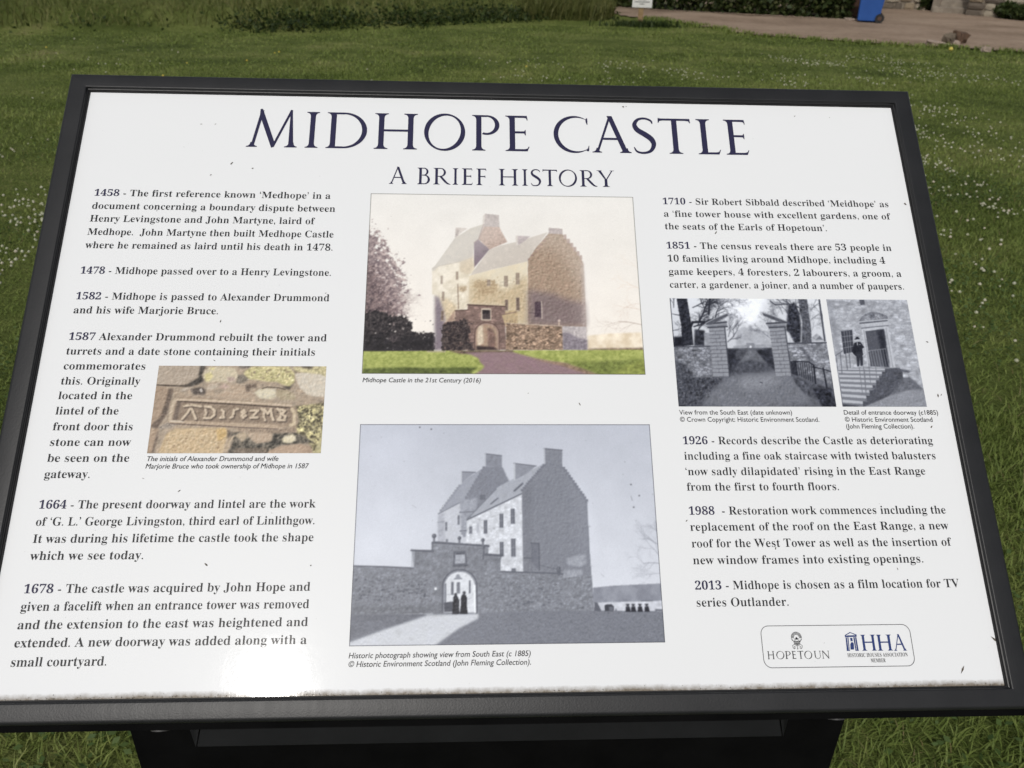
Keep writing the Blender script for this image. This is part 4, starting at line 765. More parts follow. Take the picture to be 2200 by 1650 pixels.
for q, r_ in (((350.8, 125.1), 1.9), ((372.1, 123.2), 1.55), ((391.9, 121.4), 1.55), ((455.2, 97.2), 1.7)):
    p2.line([(q[0], q[1]-1.2), (q[0], q[1]-4.2)], 1.7, (104, 106, 118)); p2.disc(q, r_, (82, 84, 96)); p2.disc((q[0]-0.4, q[1]+0.4), r_*0.55, (104, 106, 118))
p2.line([((455.2, 97.2)[0], (455.1, 95.4)[1]), ((455.5, 93.4)[0], (455.5, 93)[1])], 3.0, (90, 92, 104))
p2.fill([(492.5, 67.1), (494.4, 67.9), (498.5, 67.8), (500.3, 66.2), (500, 62.4), (492.5, 62.5)], (58, 60, 70)); p2.fill([(496, 66), (499.8, 66), (499.6, 62.7), (496.1, 62.7)], (92, 94, 106)); p2.fill([(484.1, 69.8), (486.8, 69.3), (489.8, 62.5), (483.8, 62.6)], (86, 88, 100)); p2.fill([(500.7, 62.6), (501.9, 64.9), (503.1, 62.5)], (110, 112, 124))
for x in (1790, 1822, 1862, 1902):
    q = (np.array((511.9, 63.5))+np.array([(x-1790)/2.845/2.49, 0]))
    p2.fill([(q[0]-2.2, q[1]-2), (q[0]-1.7, q[1]+2.2), (q[0]+1.5, q[1]+2.4), (q[0]+2.4, q[1]-2)], (44, 45, 55), 0.1, 1); p2.disc((q[0], q[1]+3.2), 1.05, (70, 71, 80)); p2.line([(q[0]-1.2, q[1]+4.1), (q[0]+1.2, q[1]+4.1)], 0.7, (40, 41, 50))
p2.specks([(281.1, 218.5), (537.4, 218.6), (540.2, 134), (286.5, 108.1)], 26, 0.15, 0.35, [(92, 94, 106)])
for q in ((336.5, 220.3), (346.6, 218.6), (522, 148.7), (520.8, 168.6), (527.4, 158.8)): p2.disc(q, 0.6, (66, 66, 74))
p2.line([(331.5, 151.4), (335, 149)], 0.4, (130, 132, 144)); p2.line([(520.2, 158.2), (521.1, 154.5)], 0.4, (80, 80, 90)); p2.line([(490.9, 92.6), (493.1, 90.4)], 0.35, (110, 112, 124))
W_L = [(283.7, 99.5), (332.9, 97.7), (349.3, 94.3), (359.2, 62.7), (284.8, 62.2)]; W_R = [(395.5, 92.6), (457.1, 91.8), (457.5, 64), (395.4, 62.8)]
for W_ in (W_L, W_R): p2.dashes(W_, 300, 2.6, 0.45, [np.array(q) for q in ((98, 100, 112), (134, 136, 147), (90, 92, 104))], 0.55)
p2.dashes([(286.1, 89.5), (349.4, 89), (351, 71.9), (285.6, 72.5)], 46, 2.4, 1.2, [np.array((78, 80, 92))], 0.8); p2.dashes([(405, 83.2), (456.7, 81.4), (456.3, 66.9), (404.9, 67.4)], 50, 2.2, 1.0, [np.array((80, 82, 94))], 0.75)
for q in (W_L, W_R, [(458.9, 89.4), (483, 91.9), (483.5, 62.7), (458.3, 63.3)]): p2.relief(q, 5, 1.5)
p2.relief(gw, 4, 1.8); p2.relief(gb, 4.5, 1.5); p2.relief([(378.4, 137.7), (425.6, 160.3), (425.9, 94.7), (406.4, 95.4), (377.7, 116.3)], 3.5, 1.8); p2.relief([(353.9, 143.4), (377.5, 156.2), (378.5, 119.5), (354, 120.4)], 3.5, 1.6)
p2.relief([(355.3, 144.8), (372.5, 168.7), (394.1, 184.9), (377.5, 156.5)], 2.5, 1.8); p2.relief([(378.4, 138.5), (403.5, 164.9), (445.8, 187.7), (425.6, 161.1)], 2.5, 1.8); p2.relief([(377.5, 156.2), (394.1, 184.9), (414.2, 171.8), (382, 141.8)], 3.5, 1.5)
p2.relief([(282.9, 61.5), (404.8, 62.9), (541.9, 61.5), (541.7, 33.7), (283.5, 36.8)], 5.5, 1.1, 0.4, 1.5); p2.dashes([(356.9, 38.4), (391.4, 57.2), (472.3, 61.5), (541.5, 59.5), (541.2, 36.9)], 320, 2.6, 0.4, [np.array(q) for q in ((92, 94, 106), (132, 134, 145))], 0.6)
p2.dashes([(367.4, 74.3), (378.7, 75.5), (379, 61.8), (367.3, 62)], 26, 0.9, 0.5, [np.array((92, 94, 104)), np.array((120, 122, 132))], 0.5); p2.relief([(366.6, 76.2), (379.4, 78.1), (379.4, 61.2), (366.7, 61.3)], 9, 1.2, 0.2); p2.relief([(360.1, 94.2), (384.6, 94), (384.9, 70.2), (360.5, 70.5)], 3, 1.5)
p2.tone([(425.6, 162.9), (434, 171.4), (433.8, 94.9), (425.6, 95)], 0.95, 2.0); p2.tone([(468.3, 174.2), (484.6, 154.1), (485.6, 106.7), (471.4, 106.8)], 1.05, 6.0); p2.tone([(284.5, 68.6), (359.1, 69.2), (359.3, 61.4), (284.9, 61.4)], 0.9, 2.5); p2.tone([(280.9, 223), (333.9, 223), (323.1, 107.9), (284.2, 101.5)], 1.03, 14)
p2.finish(0.74, 1.09, 6.0, 1, 1.2, 1.10, (0.980, 1.0, 1.005))
p2.build('old blue-grey photograph of the tower house with people at the gate', (74, 76, 84), 2.0)

# ---- carved date stone
p3 = Pic(104.0, 197.0, 251.6, 277.2, 290, 8)
p3.fill([(90, 180), (270, 180), (270, 290), (90, 290)], (176, 156, 132), 0.10, 3.0, col2=(160, 138, 114), octaves=4)
ST = lambda q, c_, c2, a_=0.06, ce=1.6: p3.fill(q, c_, a_, ce, 0.25, col2=c2, octaves=4)
p3.fill([(225, 239.4), (251.5, 242.8), (253.2, 196.9), (244.8, 196.9), (240.3, 207.1), (230.8, 211.9), (227.9, 219.9), (231.3, 226.4)], (128, 116, 84), 0.22, 3, 0.5, col2=(196, 184, 122), octaves=4)
ST([(102.9, 277.4), (140.2, 277.5), (140.4, 270.8), (139.1, 266.4), (132.3, 262.2), (126.4, 259.9), (118.8, 258.9), (103.7, 259.5)], (178, 160, 140), (164, 146, 126))
p3.fill([(140.2, 277.4), (145, 277.1), (142.5, 268.7), (144.8, 262.6), (140.3, 259.8), (132.8, 257.2), (125.9, 257.5), (132.4, 261.1), (139.6, 265.8)], (70, 64, 58), 0.2, 1.5, 0.5)
p3.line([(104.1, 259), (115, 258.5), (125.8, 258.2), (132.6, 259.1)], 1.3, (82, 70, 60))
ST([(143.1, 267.4), (144.4, 271.7), (147.9, 275.5), (154.8, 276.6), (169.7, 275.5), (174.4, 269.2), (173.3, 262.9), (165.2, 261.7), (155.5, 262.3), (147.8, 261.4)], (202, 188, 156), (188, 172, 140))
for q in ([(144.7, 269.1), (149.8, 271.7), (152.6, 267.5), (149.3, 262.3), (146.1, 262.9)], [(147.1, 275), (153.3, 275.9), (152.8, 272.9)]): p3.fill(q, (212, 198, 122), 0.1, 1, 0.8, 0.8)
p3.fill([(164.4, 266.3), (170.5, 267.1), (173.2, 263.4), (166.4, 261.8)], (178, 152, 138), 0.08, 1, 0.4)
ST([(178.8, 269.3), (180.2, 272.6), (185.3, 276.5), (202.5, 277.1), (218.3, 276.6), (223.9, 270.3), (224.2, 261.9), (220.5, 257.8), (214.9, 259.3), (208.4, 262.5), (200.6, 262.4), (189.5, 264.3), (184, 264.6)], (206, 196, 128), (186, 174, 118), 0.12, 2.0)
p3.specks([(180.1, 273.5), (219.9, 275.3), (222.5, 261.8), (185.5, 265.5)], 60, 0.4, 1.3, [(156, 140, 100), (222, 214, 150), (140, 124, 96)])
ST([(223.9, 269.8), (232, 271.3), (251.8, 270.4), (251.7, 259.4), (251.4, 248.2), (244.5, 248.6), (236.6, 250.2), (229.1, 256.8)], (206, 196, 178), (196, 182, 160), 0.03)
p3.fill([(249.8, 277.5), (251.8, 277.2), (251.6, 267), (247.1, 269.5), (224.9, 272), (221.5, 276.2)], (190, 178, 128), 0.12, 1.6, 0.3); p3.fill([(228.5, 277.2), (240.3, 277.3), (238.9, 274.7), (231.8, 275.2)], (92, 82, 70), 0.1, 1, 0.5)
p3.fill([(174.3, 268.8), (178.9, 269.3), (184.2, 264.2), (175.9, 259.9), (173, 261.7)], (122, 112, 98), 0.1, 1.2, 0.4); p3.fill([(213.4, 258.3), (220.5, 257.8), (224.1, 261.4), (220.7, 255), (217.5, 255.5)], (76, 68, 60), 0.1, 1, 0.3)
p3.fill([(174.3, 277), (184.4, 277.2), (183.1, 275.2), (176.1, 274.7)], (100, 92, 84), 0.1, 1, 0.4)
p3.fill([(133, 255.3), (142.8, 257.4), (147.3, 255.4), (147.5, 250.4), (138.3, 249.8)], (96, 84, 76), 0.2, 1.2, 0.6); p3.fill([(141.6, 254.9), (143.8, 256.2), (145, 253.3), (143.4, 252)], (186, 176, 166))
ST([(125.1, 254.5), (129.8, 256.6), (135.9, 257), (133.1, 254.9), (127.1, 253.2)], (196, 180, 162), (170, 152, 132)); ST([(146.5, 255.4), (151.1, 260), (157.2, 260.8), (158.3, 257.5), (151.6, 254.8)], (196, 180, 158), (180, 160, 138)); ST([(157.6, 257.1), (163.4, 260.4), (168.4, 257.5), (165.9, 255.2)], (190, 162, 148), (180, 150, 134))
ST([(156.8, 249.2), (161.9, 252.5), (169, 259.2), (180.6, 260), (186.3, 256.7), (188.5, 249.3), (181.8, 246.8), (160.1, 247.5)], (188, 164, 138), (168, 142, 116)); p3.fill([(181.4, 259.2), (191.4, 260.5), (191, 256.7), (186.3, 256.7), (185.8, 253.4), (182.8, 252.6)], (112, 94, 80), 0.15, 1, 0.4)
ST([(189.8, 252.2), (193.4, 255.1), (199.6, 255.9), (208.2, 255.8), (209.5, 248.5), (205.1, 246), (194.9, 246.8)], (214, 204, 178), (198, 186, 152)); ST([(209, 255.1), (216.8, 255.1), (224.9, 251), (226.9, 245.2), (214.4, 245.2), (209.9, 248.5)], (188, 172, 134), (150, 132, 104), 0.12, 1.0)
p3.line([(196.5, 255.9), (201, 257.4), (210.4, 256.8), (216.8, 255)], 0.9, (92, 80, 66))
# left column of blocks with dark joints
ST([(103.7, 258), (115.3, 255.9), (114.8, 248.3), (112.2, 231.1), (104.1, 221.9)], (170, 144, 118), (156, 130, 106)); ST([(104.2, 219.4), (110.7, 219.1), (109.5, 210.3), (108.2, 197), (104.2, 197)], (176, 148, 120), (164, 136, 110))
p3.fill([(115.3, 255.7), (119.3, 255.3), (117.8, 244.2), (116.6, 232.8), (110.8, 221.1), (111.4, 210.3), (109, 197), (108.1, 197), (109.5, 210.3), (110.8, 219.1), (104.4, 220.2), (104.4, 222.4), (111.3, 229.5), (114.3, 245)], (104, 86, 74), 0.12, 1.4, 0.4)
p3.fill([(110.5, 220.7), (119, 225.3), (129.7, 224.9), (127.7, 222.7), (117.5, 219.1), (112.7, 218.3)], (150, 136, 122), 0.2, 0.8, 0.4)
# tablet with raised border and letters
p3.fill([(121.4, 246.8), (130.7, 249.1), (221.7, 241.1), (228.6, 237.8), (229.3, 220.7), (208.8, 219.1), (119.8, 225.1), (118.2, 227.1), (118.8, 239.3)], (172, 148, 122), 0.10, 1.0, 0.4, col2=(156, 132, 108), octaves=4)
p3.fill([(124.3, 243.7), (221.2, 237.8), (223.9, 234.5), (224.4, 224.1), (213.1, 223.3), (121.8, 226.3)], (148, 126, 104), 0.05, 2.0, 0.3, col2=(138, 116, 95))
p3.fill([(124.3, 243.7), (127.5, 243.5), (125.7, 226.3), (121.8, 226.3)], (110, 92, 80), 0.05, 1.5, 0.4)
p3.line([(124, 243.9), (145.2, 242.8), (168.4, 241.6), (191.6, 240.2), (222, 238.1)], 1.3, (86, 70, 60)); p3.line([(121.9, 245.5), (145, 245), (168.2, 243.6), (191.5, 242.3), (222.6, 240.4)], 1.9, (198, 174, 146)); p3.line([(121.3, 245), (120.2, 237.6), (119.5, 227.1)], 2.6, (190, 168, 140))
p3.line([(120.1, 225.3), (147.3, 224.1), (170.3, 222.7), (193.3, 221.7), (213.3, 220.5)], 3.0, (182, 156, 128)); p3.line([(120.7, 223.7), (147.5, 222.1), (193.5, 219.5), (213.4, 218.7)], 1.0, (104, 86, 74)); p3.line([(224, 236.8), (226.4, 232.9), (226.8, 223.1), (223.9, 222.2)], 2.8, (200, 178, 142)); p3.line([(120.1, 225.8), (125.8, 225.8), (131.2, 225.3)], 1.2, (206, 190, 168))
for q in ([(130, 227.8), (134, 233.6), (136.3, 238.6)], [(135.8, 239.3), (138.5, 234.4), (141.7, 227.9)], [(130.1, 239.6), (137, 240.6), (144.8, 239.3)], [(148.9, 238.7), (149.9, 233.6), (148.8, 228.4)], [(148.5, 239.3), (153.3, 238.7), (157.1, 235.3), (157, 231.2), (154.4, 228.9), (148.8, 228.4)], [(163.2, 236.2), (164.9, 234.4), (164.9, 230.4), (162.4, 228.9), (165.8, 229.2)],
          [(177.1, 237.1), (173.7, 236.3), (173.5, 232.4), (173, 230), (171.3, 229.1)], [(182.2, 235.9), (180.6, 234.3), (182.2, 232.7), (183.9, 234.3), (182.2, 235.9)], [(182.2, 232.7), (180.7, 230.8), (182.4, 228.9), (184.2, 230.8), (182.2, 232.7)], [(188.4, 235.5), (194.7, 235.6), (191.6, 232), (188.8, 229.1), (194.5, 229.3)],
          [(197.5, 237.3), (200, 234.5), (199.8, 230.4), (201.3, 226.8)], [(199.8, 236.8), (203.2, 232.7), (205.6, 237.1), (206.7, 231.2), (208.6, 226.9)], [(211.3, 237.3), (214.5, 234.5), (214.3, 229.6), (212.5, 227)], [(214.3, 236.6), (217.9, 235.3), (215.5, 232.1), (218.7, 230.4), (218.3, 226.9), (212.5, 226.7)]):
    p3.line([(x+1.0, y-1.0) for x, y in q], 2.6, (92, 76, 66), 0.8); p3.line(q, 2.1, (204, 182, 152)); p3.specks([(min(x for x, y in q)-1, min(y for x, y in q)-1), (max(x for x, y in q)+1, min(y for x, y in q)-1), (max(x for x, y in q)+1, max(y for x, y in q)+1), (min(x for x, y in q)-1, max(y for x, y in q)+1)], 7, 0.25, 0.6, [(150, 128, 106), (120, 100, 84), (188, 166, 138)])
p3.disc((211.5, 233.9), 0.5, (30, 26, 24))
# lower courses
ST([(118.1, 214.3), (125.1, 219.1), (143.2, 219.5), (167.5, 220), (174.1, 214.7), (170.4, 209.9), (169.1, 205.5), (168.3, 197), (113.2, 197)], (206, 178, 134), (190, 160, 116), 0.06, 2.0)
p3.specks([(120.4, 214.3), (163.1, 218.3), (167, 210.3), (165.2, 197.6), (115.6, 197.7)], 170, 0.25, 0.7, [(160, 130, 96), (150, 120, 88), (222, 198, 158)]); p3.fill([(160.1, 218.3), (167.5, 219.5), (171.1, 214.3), (166.3, 209.5), (162.6, 207.9)], (208, 168, 98), 0.08, 1.2, 0.7, 0.85)
p3.fill([(169.6, 218.3), (175.6, 215.2), (172.9, 211.9), (170.4, 209.9)], (112, 98, 86), 0.1, 1, 0.5)
p3.fill([(173.4, 214.3), (176.2, 208.7), (172.1, 197), (206.1, 196.9), (214.7, 203.5), (244.9, 206.7), (237.7, 211.9), (227.5, 215.9), (209.1, 215.1), (209, 207.9), (194.7, 205.5), (187.6, 212.7), (181.5, 216.7)], (72, 68, 60), 0.22, 2.0, 0.5, col2=(96, 88, 76))
ST([(175.8, 212.8), (180.9, 215.5), (185.8, 216), (187.9, 211.9), (183.3, 206.5), (180, 210.3)], (190, 168, 138), (170, 148, 118)); ST([(191.4, 209.9), (193, 215.9), (198.9, 219.1), (206.7, 217.1), (209, 211.9), (206.3, 207.5), (196.2, 205.9)], (190, 164, 136), (168, 142, 116)); p3.line([(175.5, 211.9), (172.6, 207.1), (170.7, 199.2)], 1.5, (190, 166, 134))
ST([(217.1, 209.3), (220, 212.7), (226.1, 214.1), (229.4, 211.9), (229.5, 208.3), (223.6, 205.6), (218.6, 206.7)], (220, 208, 176), (204, 190, 150)); ST([(206.6, 199.5), (217.7, 203.5), (232.8, 205.3), (242.9, 203.1), (244.8, 196.9), (206.1, 196.9)], (188, 158, 130), (168, 138, 112)); p3.fill([(178.4, 201.5), (205.7, 201.9), (205.3, 196.9), (177.3, 197)], (126, 108, 90), 0.1, 2, 1.0, 0.8)
ST([(236.7, 215.9), (246.4, 219.1), (250.7, 211.9), (245.5, 197.5), (251.7, 196.9), (251.9, 218.3)], (206, 196, 140), (180, 168, 112), 0.1); p3.specks([(229.7, 237.8), (250.6, 239.5), (251.4, 213.5), (232, 216.7)], 150, 0.3, 1.0, [(70, 66, 52), (200, 190, 120), (96, 88, 62), (214, 204, 150)])
p3.fill([(175.1, 219.9), (187.4, 219.1), (208.9, 218.3), (228.7, 219.9), (230.5, 215.9), (209.2, 214.7), (181.6, 216.2)], (150, 128, 106), 0.12, 1.2, 0.6)
p3.relief([(100, 190), (260, 190), (260, 280), (100, 280)], 9, 1.3, 0.1); p3.relief([(100, 190), (260, 190), (260, 280), (100, 280)], 6, 3.0, 0.1); p3.relief([(117.9, 215.9), (167.5, 219.9), (173.4, 214.3), (168.3, 197), (113.2, 197)], 10, 1.6); p3.relief([(178.3, 276), (223, 276.2), (224.3, 259.3), (180.2, 264.2)], 12, 1.5)
p3.tone([(226.3, 242.7), (251.9, 242.8), (253.2, 196.9), (241, 196.9)], 0.93, 3.0); p3.finish(0.68, 1.05, 0.0, 1, 2.0)
p3.build('photograph of a carved date stone set in rubble masonry', None, 3.0)

# ---- gate piers and avenue
p4 = Pic(568.5, 239.9, 713.8, 347.3, 270, 13)
g = lambda t: (t, t+2, t+13)
p4.grad([(500, 200), (800, 200), (800, 400), (500, 400)], (196, 198, 208), (176, 178, 189), 346, 290)
p4.fill([(617.4, 347.1), (660.3, 347.5), (652.9, 326.4), (640, 318.5), (626.1, 324.9)], g(214), 0.02, 8, 3.0); p4.fill([(628.5, 313.3), (636.3, 318.5), (644.5, 316), (654, 314.8), (661.1, 312.9), (660.4, 296.9), (626.8, 296.7)], g(160), 0.04, 3, 0.8); p4.fill([(641.3, 319.8), (644.4, 320.1), (644, 313.4), (641, 312.7)], g(150), soft=0.4)
p4.fill([(624.7, 299), (639.2, 300.3), (643, 302.5), (645.8, 300.6), (661.1, 301), (660.8, 296.6), (624.5, 294.7)], g(144), 0.04, 2); p4.fill([(637.2, 301.9), (644.8, 302.1), (644.3, 294.8), (636.9, 294.5)], g(128), 0.05, 1.2); p4.fill([(640, 299.3), (641.7, 299.3), (641.5, 295), (639.7, 295)], g(206))
K4 = g(52)
for q, an, L, w_ in (((598.9, 331.2), 1.3, 14, 1.1), ((594.6, 323.4), 0.7, 15, 1.2), ((609.2, 324.8), 1.2, 14, 0.9), ((589.3, 318.2), 0.35, 12, 1.5), ((571.6, 337.5), 1.4, 9, .6), ((569.9, 331), -0.3, 9, .6), ((569.2, 314.2), 0.5, 8, .5), ((589.8, 337.7), 0.4, 14, .9), ((615.4, 339.2), 0.9, 11, .6), ((605.4, 336.5), 1.8, 10, .9), ((591.2, 311.8), 0.9, 10, .8)): p4.twigs(q, an, L, w_, 6, K4, 0.62, 0.85)
for q, an, L, w_ in (((619.7, 303), 0.75, 12, 0.9), ((620.8, 308.1), 1.15, 12, .6), ((625.1, 314.6), 0.9, 10, .5), ((620.2, 314.5), 0.5, 11, .5)): p4.twigs(q, an, L, w_, 5, g(76), 0.6, 0.75)
for q, an, L, w_ in (((691.4, 331.9), 2.5, 16, 1.2), ((691.2, 339.8), 2.9, 15, 1.0), ((684.5, 325.3), 2.2, 12, .8), ((678.8, 318.8), 2.5, 12, .7), ((660.4, 307.1), 2.3, 9, .5), ((662.4, 313.5), 2.0, 9, .5), ((703, 335.9), 0.9, 12, .6), ((701.6, 325.5), 0.7, 10, .5), ((712.3, 332.1), 2.2, 10, .4), ((675.5, 331.8), 2.0, 10, .5), ((701.4, 315.1), 1.0, 9, .4)): p4.twigs(q, an, L, w_, 6, g(84), 0.62, 0.75)
p4.fill([(575.1, 347), (585.1, 347.1), (586.1, 333.7), (587, 319.5), (587.1, 299.7), (576.3, 298.3), (577.3, 318.1), (576.2, 333.6)], g(54), 0.15, 2); p4.line([(586.3, 318.2), (588.5, 322.7), (595.8, 323.1), (606.5, 322.2)], 2.2, g(50)); p4.line([(607.1, 347.3), (604.4, 331.2)], 2.2, g(58)); p4.fill([(569.3, 307.8), (577.7, 308.1), (577.5, 298.3), (568.5, 297.7)], g(44), 0.1, 2, 0.4); p4.fill([(589.7, 315.6), (599.2, 314.4), (597.7, 298.5), (587.7, 299)], g(62), 0.2, 2, 0.6)
p4.fill([(681.4, 339.7), (688.1, 344.4), (691.6, 333.2), (691.5, 318.9), (688.9, 303.2), (683, 302.4), (679.2, 312.3), (676.5, 314.9)], g(60), 0.22, 2, 0.6); p4.fill([(692.2, 347.8), (700.9, 347.8), (700.6, 332), (700.9, 319), (699.5, 302.8), (689.8, 302.8), (693.1, 324.1), (692, 334.5)], g(90), 0.14, 1.4); p4.line([(712.6, 347.9), (712.5, 332.1), (712.1, 304.8)], 1.6, g(72)); p4.line([(664.9, 344.9), (669.3, 341.2), (681.7, 342.1), (691.7, 338.5)], 1.0, g(70)); p4.line([(568.5, 346.7), (568.6, 298.3)], 1.0, g(40))
p4.fill([(700.4, 308), (705.2, 311.9), (709, 308.9), (711.5, 304.8), (699.9, 304.1)], g(150), 0.05, 2); p4.fill([(704.4, 306.1), (707.9, 309.7), (710.4, 305.6)], g(110)); p4.fill([(598.4, 311.8), (605, 312.5), (604.1, 298.5), (597.4, 298.5)], g(140), 0.06, 2)
# ground and avenue
p4.fill([(568.4, 296.4), (623.2, 296.7), (664.1, 297.5), (715.4, 285.8), (714, 239.5), (568.1, 239.3)], g(104), 0.10, 3, col2=g(92))
p4.fill([(618.4, 296.2), (626.1, 295.4), (636.2, 294.7), (635.7, 293), (618.6, 268.9), (616.6, 277.8)], g(56), 0.15, 2, 0.4); p4.fill([(645.2, 294.8), (660.4, 296.9), (661.8, 273.7), (654.7, 279.2)], g(60), 0.15, 2, 0.4); p4.fill([(626.1, 295.2), (637.4, 294.7), (631.6, 285.4), (625.6, 285.4)], g(82), 0.1, 2, 0.5)
p4.fill([(638.1, 294.5), (644.8, 294.5), (649.8, 288), (660.1, 274.3), (630, 270.4), (618.6, 269.2), (626.2, 279.1)], g(108), 0.06, 3, 0.8); p4.fill([(621.5, 280.3), (638.7, 285.4), (656.2, 281.7), (660.4, 274), (627.6, 269.9), (618, 268.9)], g(74), 0.15, 2, 1.2, 0.8)
p4.fill([(617.4, 268.9), (660, 273.6), (673.7, 269.3), (688.6, 255.8), (690.5, 243.6), (657.1, 239.4), (610.4, 239.4), (591, 243.4), (610.4, 263)], g(118), 0.07, 2.5, 2.5, 0.9, col2=g(108)); p4.fill([(629.7, 268), (658.4, 270.5), (667.2, 264.4), (649.7, 256.9), (626.2, 256.9)], g(134), 0.04, 3, 3.0, 0.7)
p4.fill([(568.4, 268.7), (601.4, 267.9), (613, 266.4), (597.9, 255.6), (587.1, 239.3), (567.4, 239.3)], g(72), 0.2, 1.8, 1.6, 0.92); p4.specks([(569.7, 267.7), (613, 266.4), (590.7, 241), (568.7, 241)], 330, 0.2, 0.5, [g(54), g(98), g(120)])
# walls and piers
p4.rubble([(568.7, 297.4), (604.3, 298.5), (602.8, 267.9), (583.8, 267.8), (568.8, 269)], 4.2, g(124), g(92), 0.13, 1.8); p4.line([(568.8, 297.7), (604.1, 298.6)], 1.2, g(80)); p4.fill([(569.7, 285.1), (576.7, 281.4), (585.2, 270.3), (582.5, 267.2), (568.3, 267.7)], g(72), 0.2, 1.5, 1.5, 0.8)
p4.rubble([(676.7, 302.1), (713.3, 302.9), (714.8, 273.2), (712.1, 260.6), (696.4, 269.4), (677.1, 272.5)], 4.4, g(132), g(104), 0.12, 2.0); p4.line([(675.4, 301.8), (713.3, 302.8)], 1.4, g(78)); p4.fill([(686.8, 298.3), (689.5, 299), (702.4, 278.2), (699, 275.7)], g(92), 0.1, 2, 0.8, 0.8)
for q, cap_, ped in (([(603.4, 317.3), (618.4, 318.1), (618, 269.1), (602.9, 268.8)], [(601.9, 321.9), (620.7, 324.1), (620.9, 318.4), (602.2, 317.2)], [(600.7, 321.9), (611.9, 327.7), (622.5, 332.2), (622.7, 329.3), (604.5, 319.8)]), ([(660.6, 317.1), (675.8, 318.5), (676.2, 269.6), (661.3, 269.3)], [(658.6, 322.8), (678, 324.2), (676.1, 318.5), (660.7, 317.6)], [(655.3, 333.2), (665.5, 329.9), (678, 324.2), (674.3, 321.9), (657.2, 329.6)])):
    p4.fill(q, g(142), 0.04, 2, col2=g(132)); (ax, ay), (bx, by), (cx_, cy_), (dx_, dy_) = q
    for k in range(1, 13):
        t = k/13; p4.line([(ax+(dx_-ax)*t, ay+(dy_-ay)*t), (bx+(cx_-bx)*t, by+(cy_-by)*t)], 0.55, g(86))
        u_ = 0.38 if k % 2 else 0.62; t2 = (k+1)/13 if k < 12 else 1; xa = ax+(dx_-ax)*t+(bx-ax)*u_; p4.line([(xa, ay+(dy_-ay)*t), (xa, ay+(dy_-ay)*t2)], 0.45, g(92))
    p4.line([(bx, by), (cx_, cy_)], 1.0, g(74)); p4.fill(cap_, g(118), 0.05, 2); (ax, ay), (bx, by), (cx_, cy_), (dx_, dy_) = cap_
    p4.line([(ax, ay-1), (bx, by-1)], 1.3, g(70)); p4.line([(dx_, dy_), (cx_, cy_)], 1.2, g(66)); p4.line([((ax+dx_)/2, (ay+dy_)/2), ((bx+cx_)/2, (by+cy_)/2)], 0.6, g(150))
    p4.fill(ped, g(88), 0.06, 2); p4.line([ped[0], ped[1], ped[2]], 0.8, g(150))
# railing and ditch wall
p4.fill([(676.7, 271.8), (686.3, 265.7), (697.1, 261.8), (712, 257.7), (714, 239.5), (700.8, 239.5), (696.7, 246.1), (685.7, 252.1), (678.7, 261.9)], g(84), 0.14, 2, 0.8); p4.fill([(693.5, 257.1), (711.9, 257.1), (714, 239.5), (701.1, 239.5)], g(56), 0.25, 2, 1.0)
p4.fill([(676.8, 284.1), (682.6, 284.4), (682.1, 269.4), (676.4, 271.8)], g(60), 0.1, 1.5)
for k in range(9):
    t = k/8; a_ = (681.6, 284.4); b_ = (697.9, 280.7); c_ = (681.7, 271.2); d_ = (697.2, 262.6)
    p4.line([(a_[0]+(b_[0]-a_[0])*t, a_[1]+(b_[1]-a_[1])*t), (c_[0]+(d_[0]-c_[0])*t, c_[1]+(d_[1]-c_[1])*t)], 0.7, g(46))
p4.line([(679.2, 284.1), (694.1, 283.4), (698.4, 280)], 1.0, g(44)); p4.line([(697, 278.4), (706.9, 276.3), (713.5, 273.9)], 0.9, g(48)); p4.line([(706.8, 277.2), (707.4, 258.6)], 1.3, g(40)); p4.line([(698.3, 279.2), (697.5, 262.3)], 1.2, g(40)); p4.line([(646, 263.3), (647.8, 262.6)], 0.6, g(30))
for q, am in (([(568.7, 297.4), (604.3, 298.5), (602.8, 267.9), (568.8, 269)], 9), ([(676.7, 302.1), (713.3, 302.9), (712.1, 260.6), (677.1, 272.5)], 8), ([(603.4, 317.3), (618.4, 318.1), (618, 269.1), (602.9, 268.8)], 5), ([(660.6, 317.1), (675.8, 318.5), (676.2, 269.6), (661.3, 269.3)], 5), ([(568.4, 268.7), (613.2, 267.9), (587.1, 239.3), (567.4, 239.3)], 10), ([(613.3, 269.1), (673.7, 269.3), (689.9, 239.5), (590.6, 239.3)], 6), ([(575.1, 347), (585.1, 347.1), (587.1, 299.7), (576.3, 298.3)], 9), ([(681.9, 343.7), (700.9, 347.8), (699.5, 302.8), (676.7, 302.7)], 10)): p4.relief(q, am, 1.3)
p4.finish(0.7, 1.05, 0.0, 1, 1.6, 1.22, (0.985, 1.0, 1.0))
p4.build('old photograph of stone gate piers before an avenue', None, 2.4)

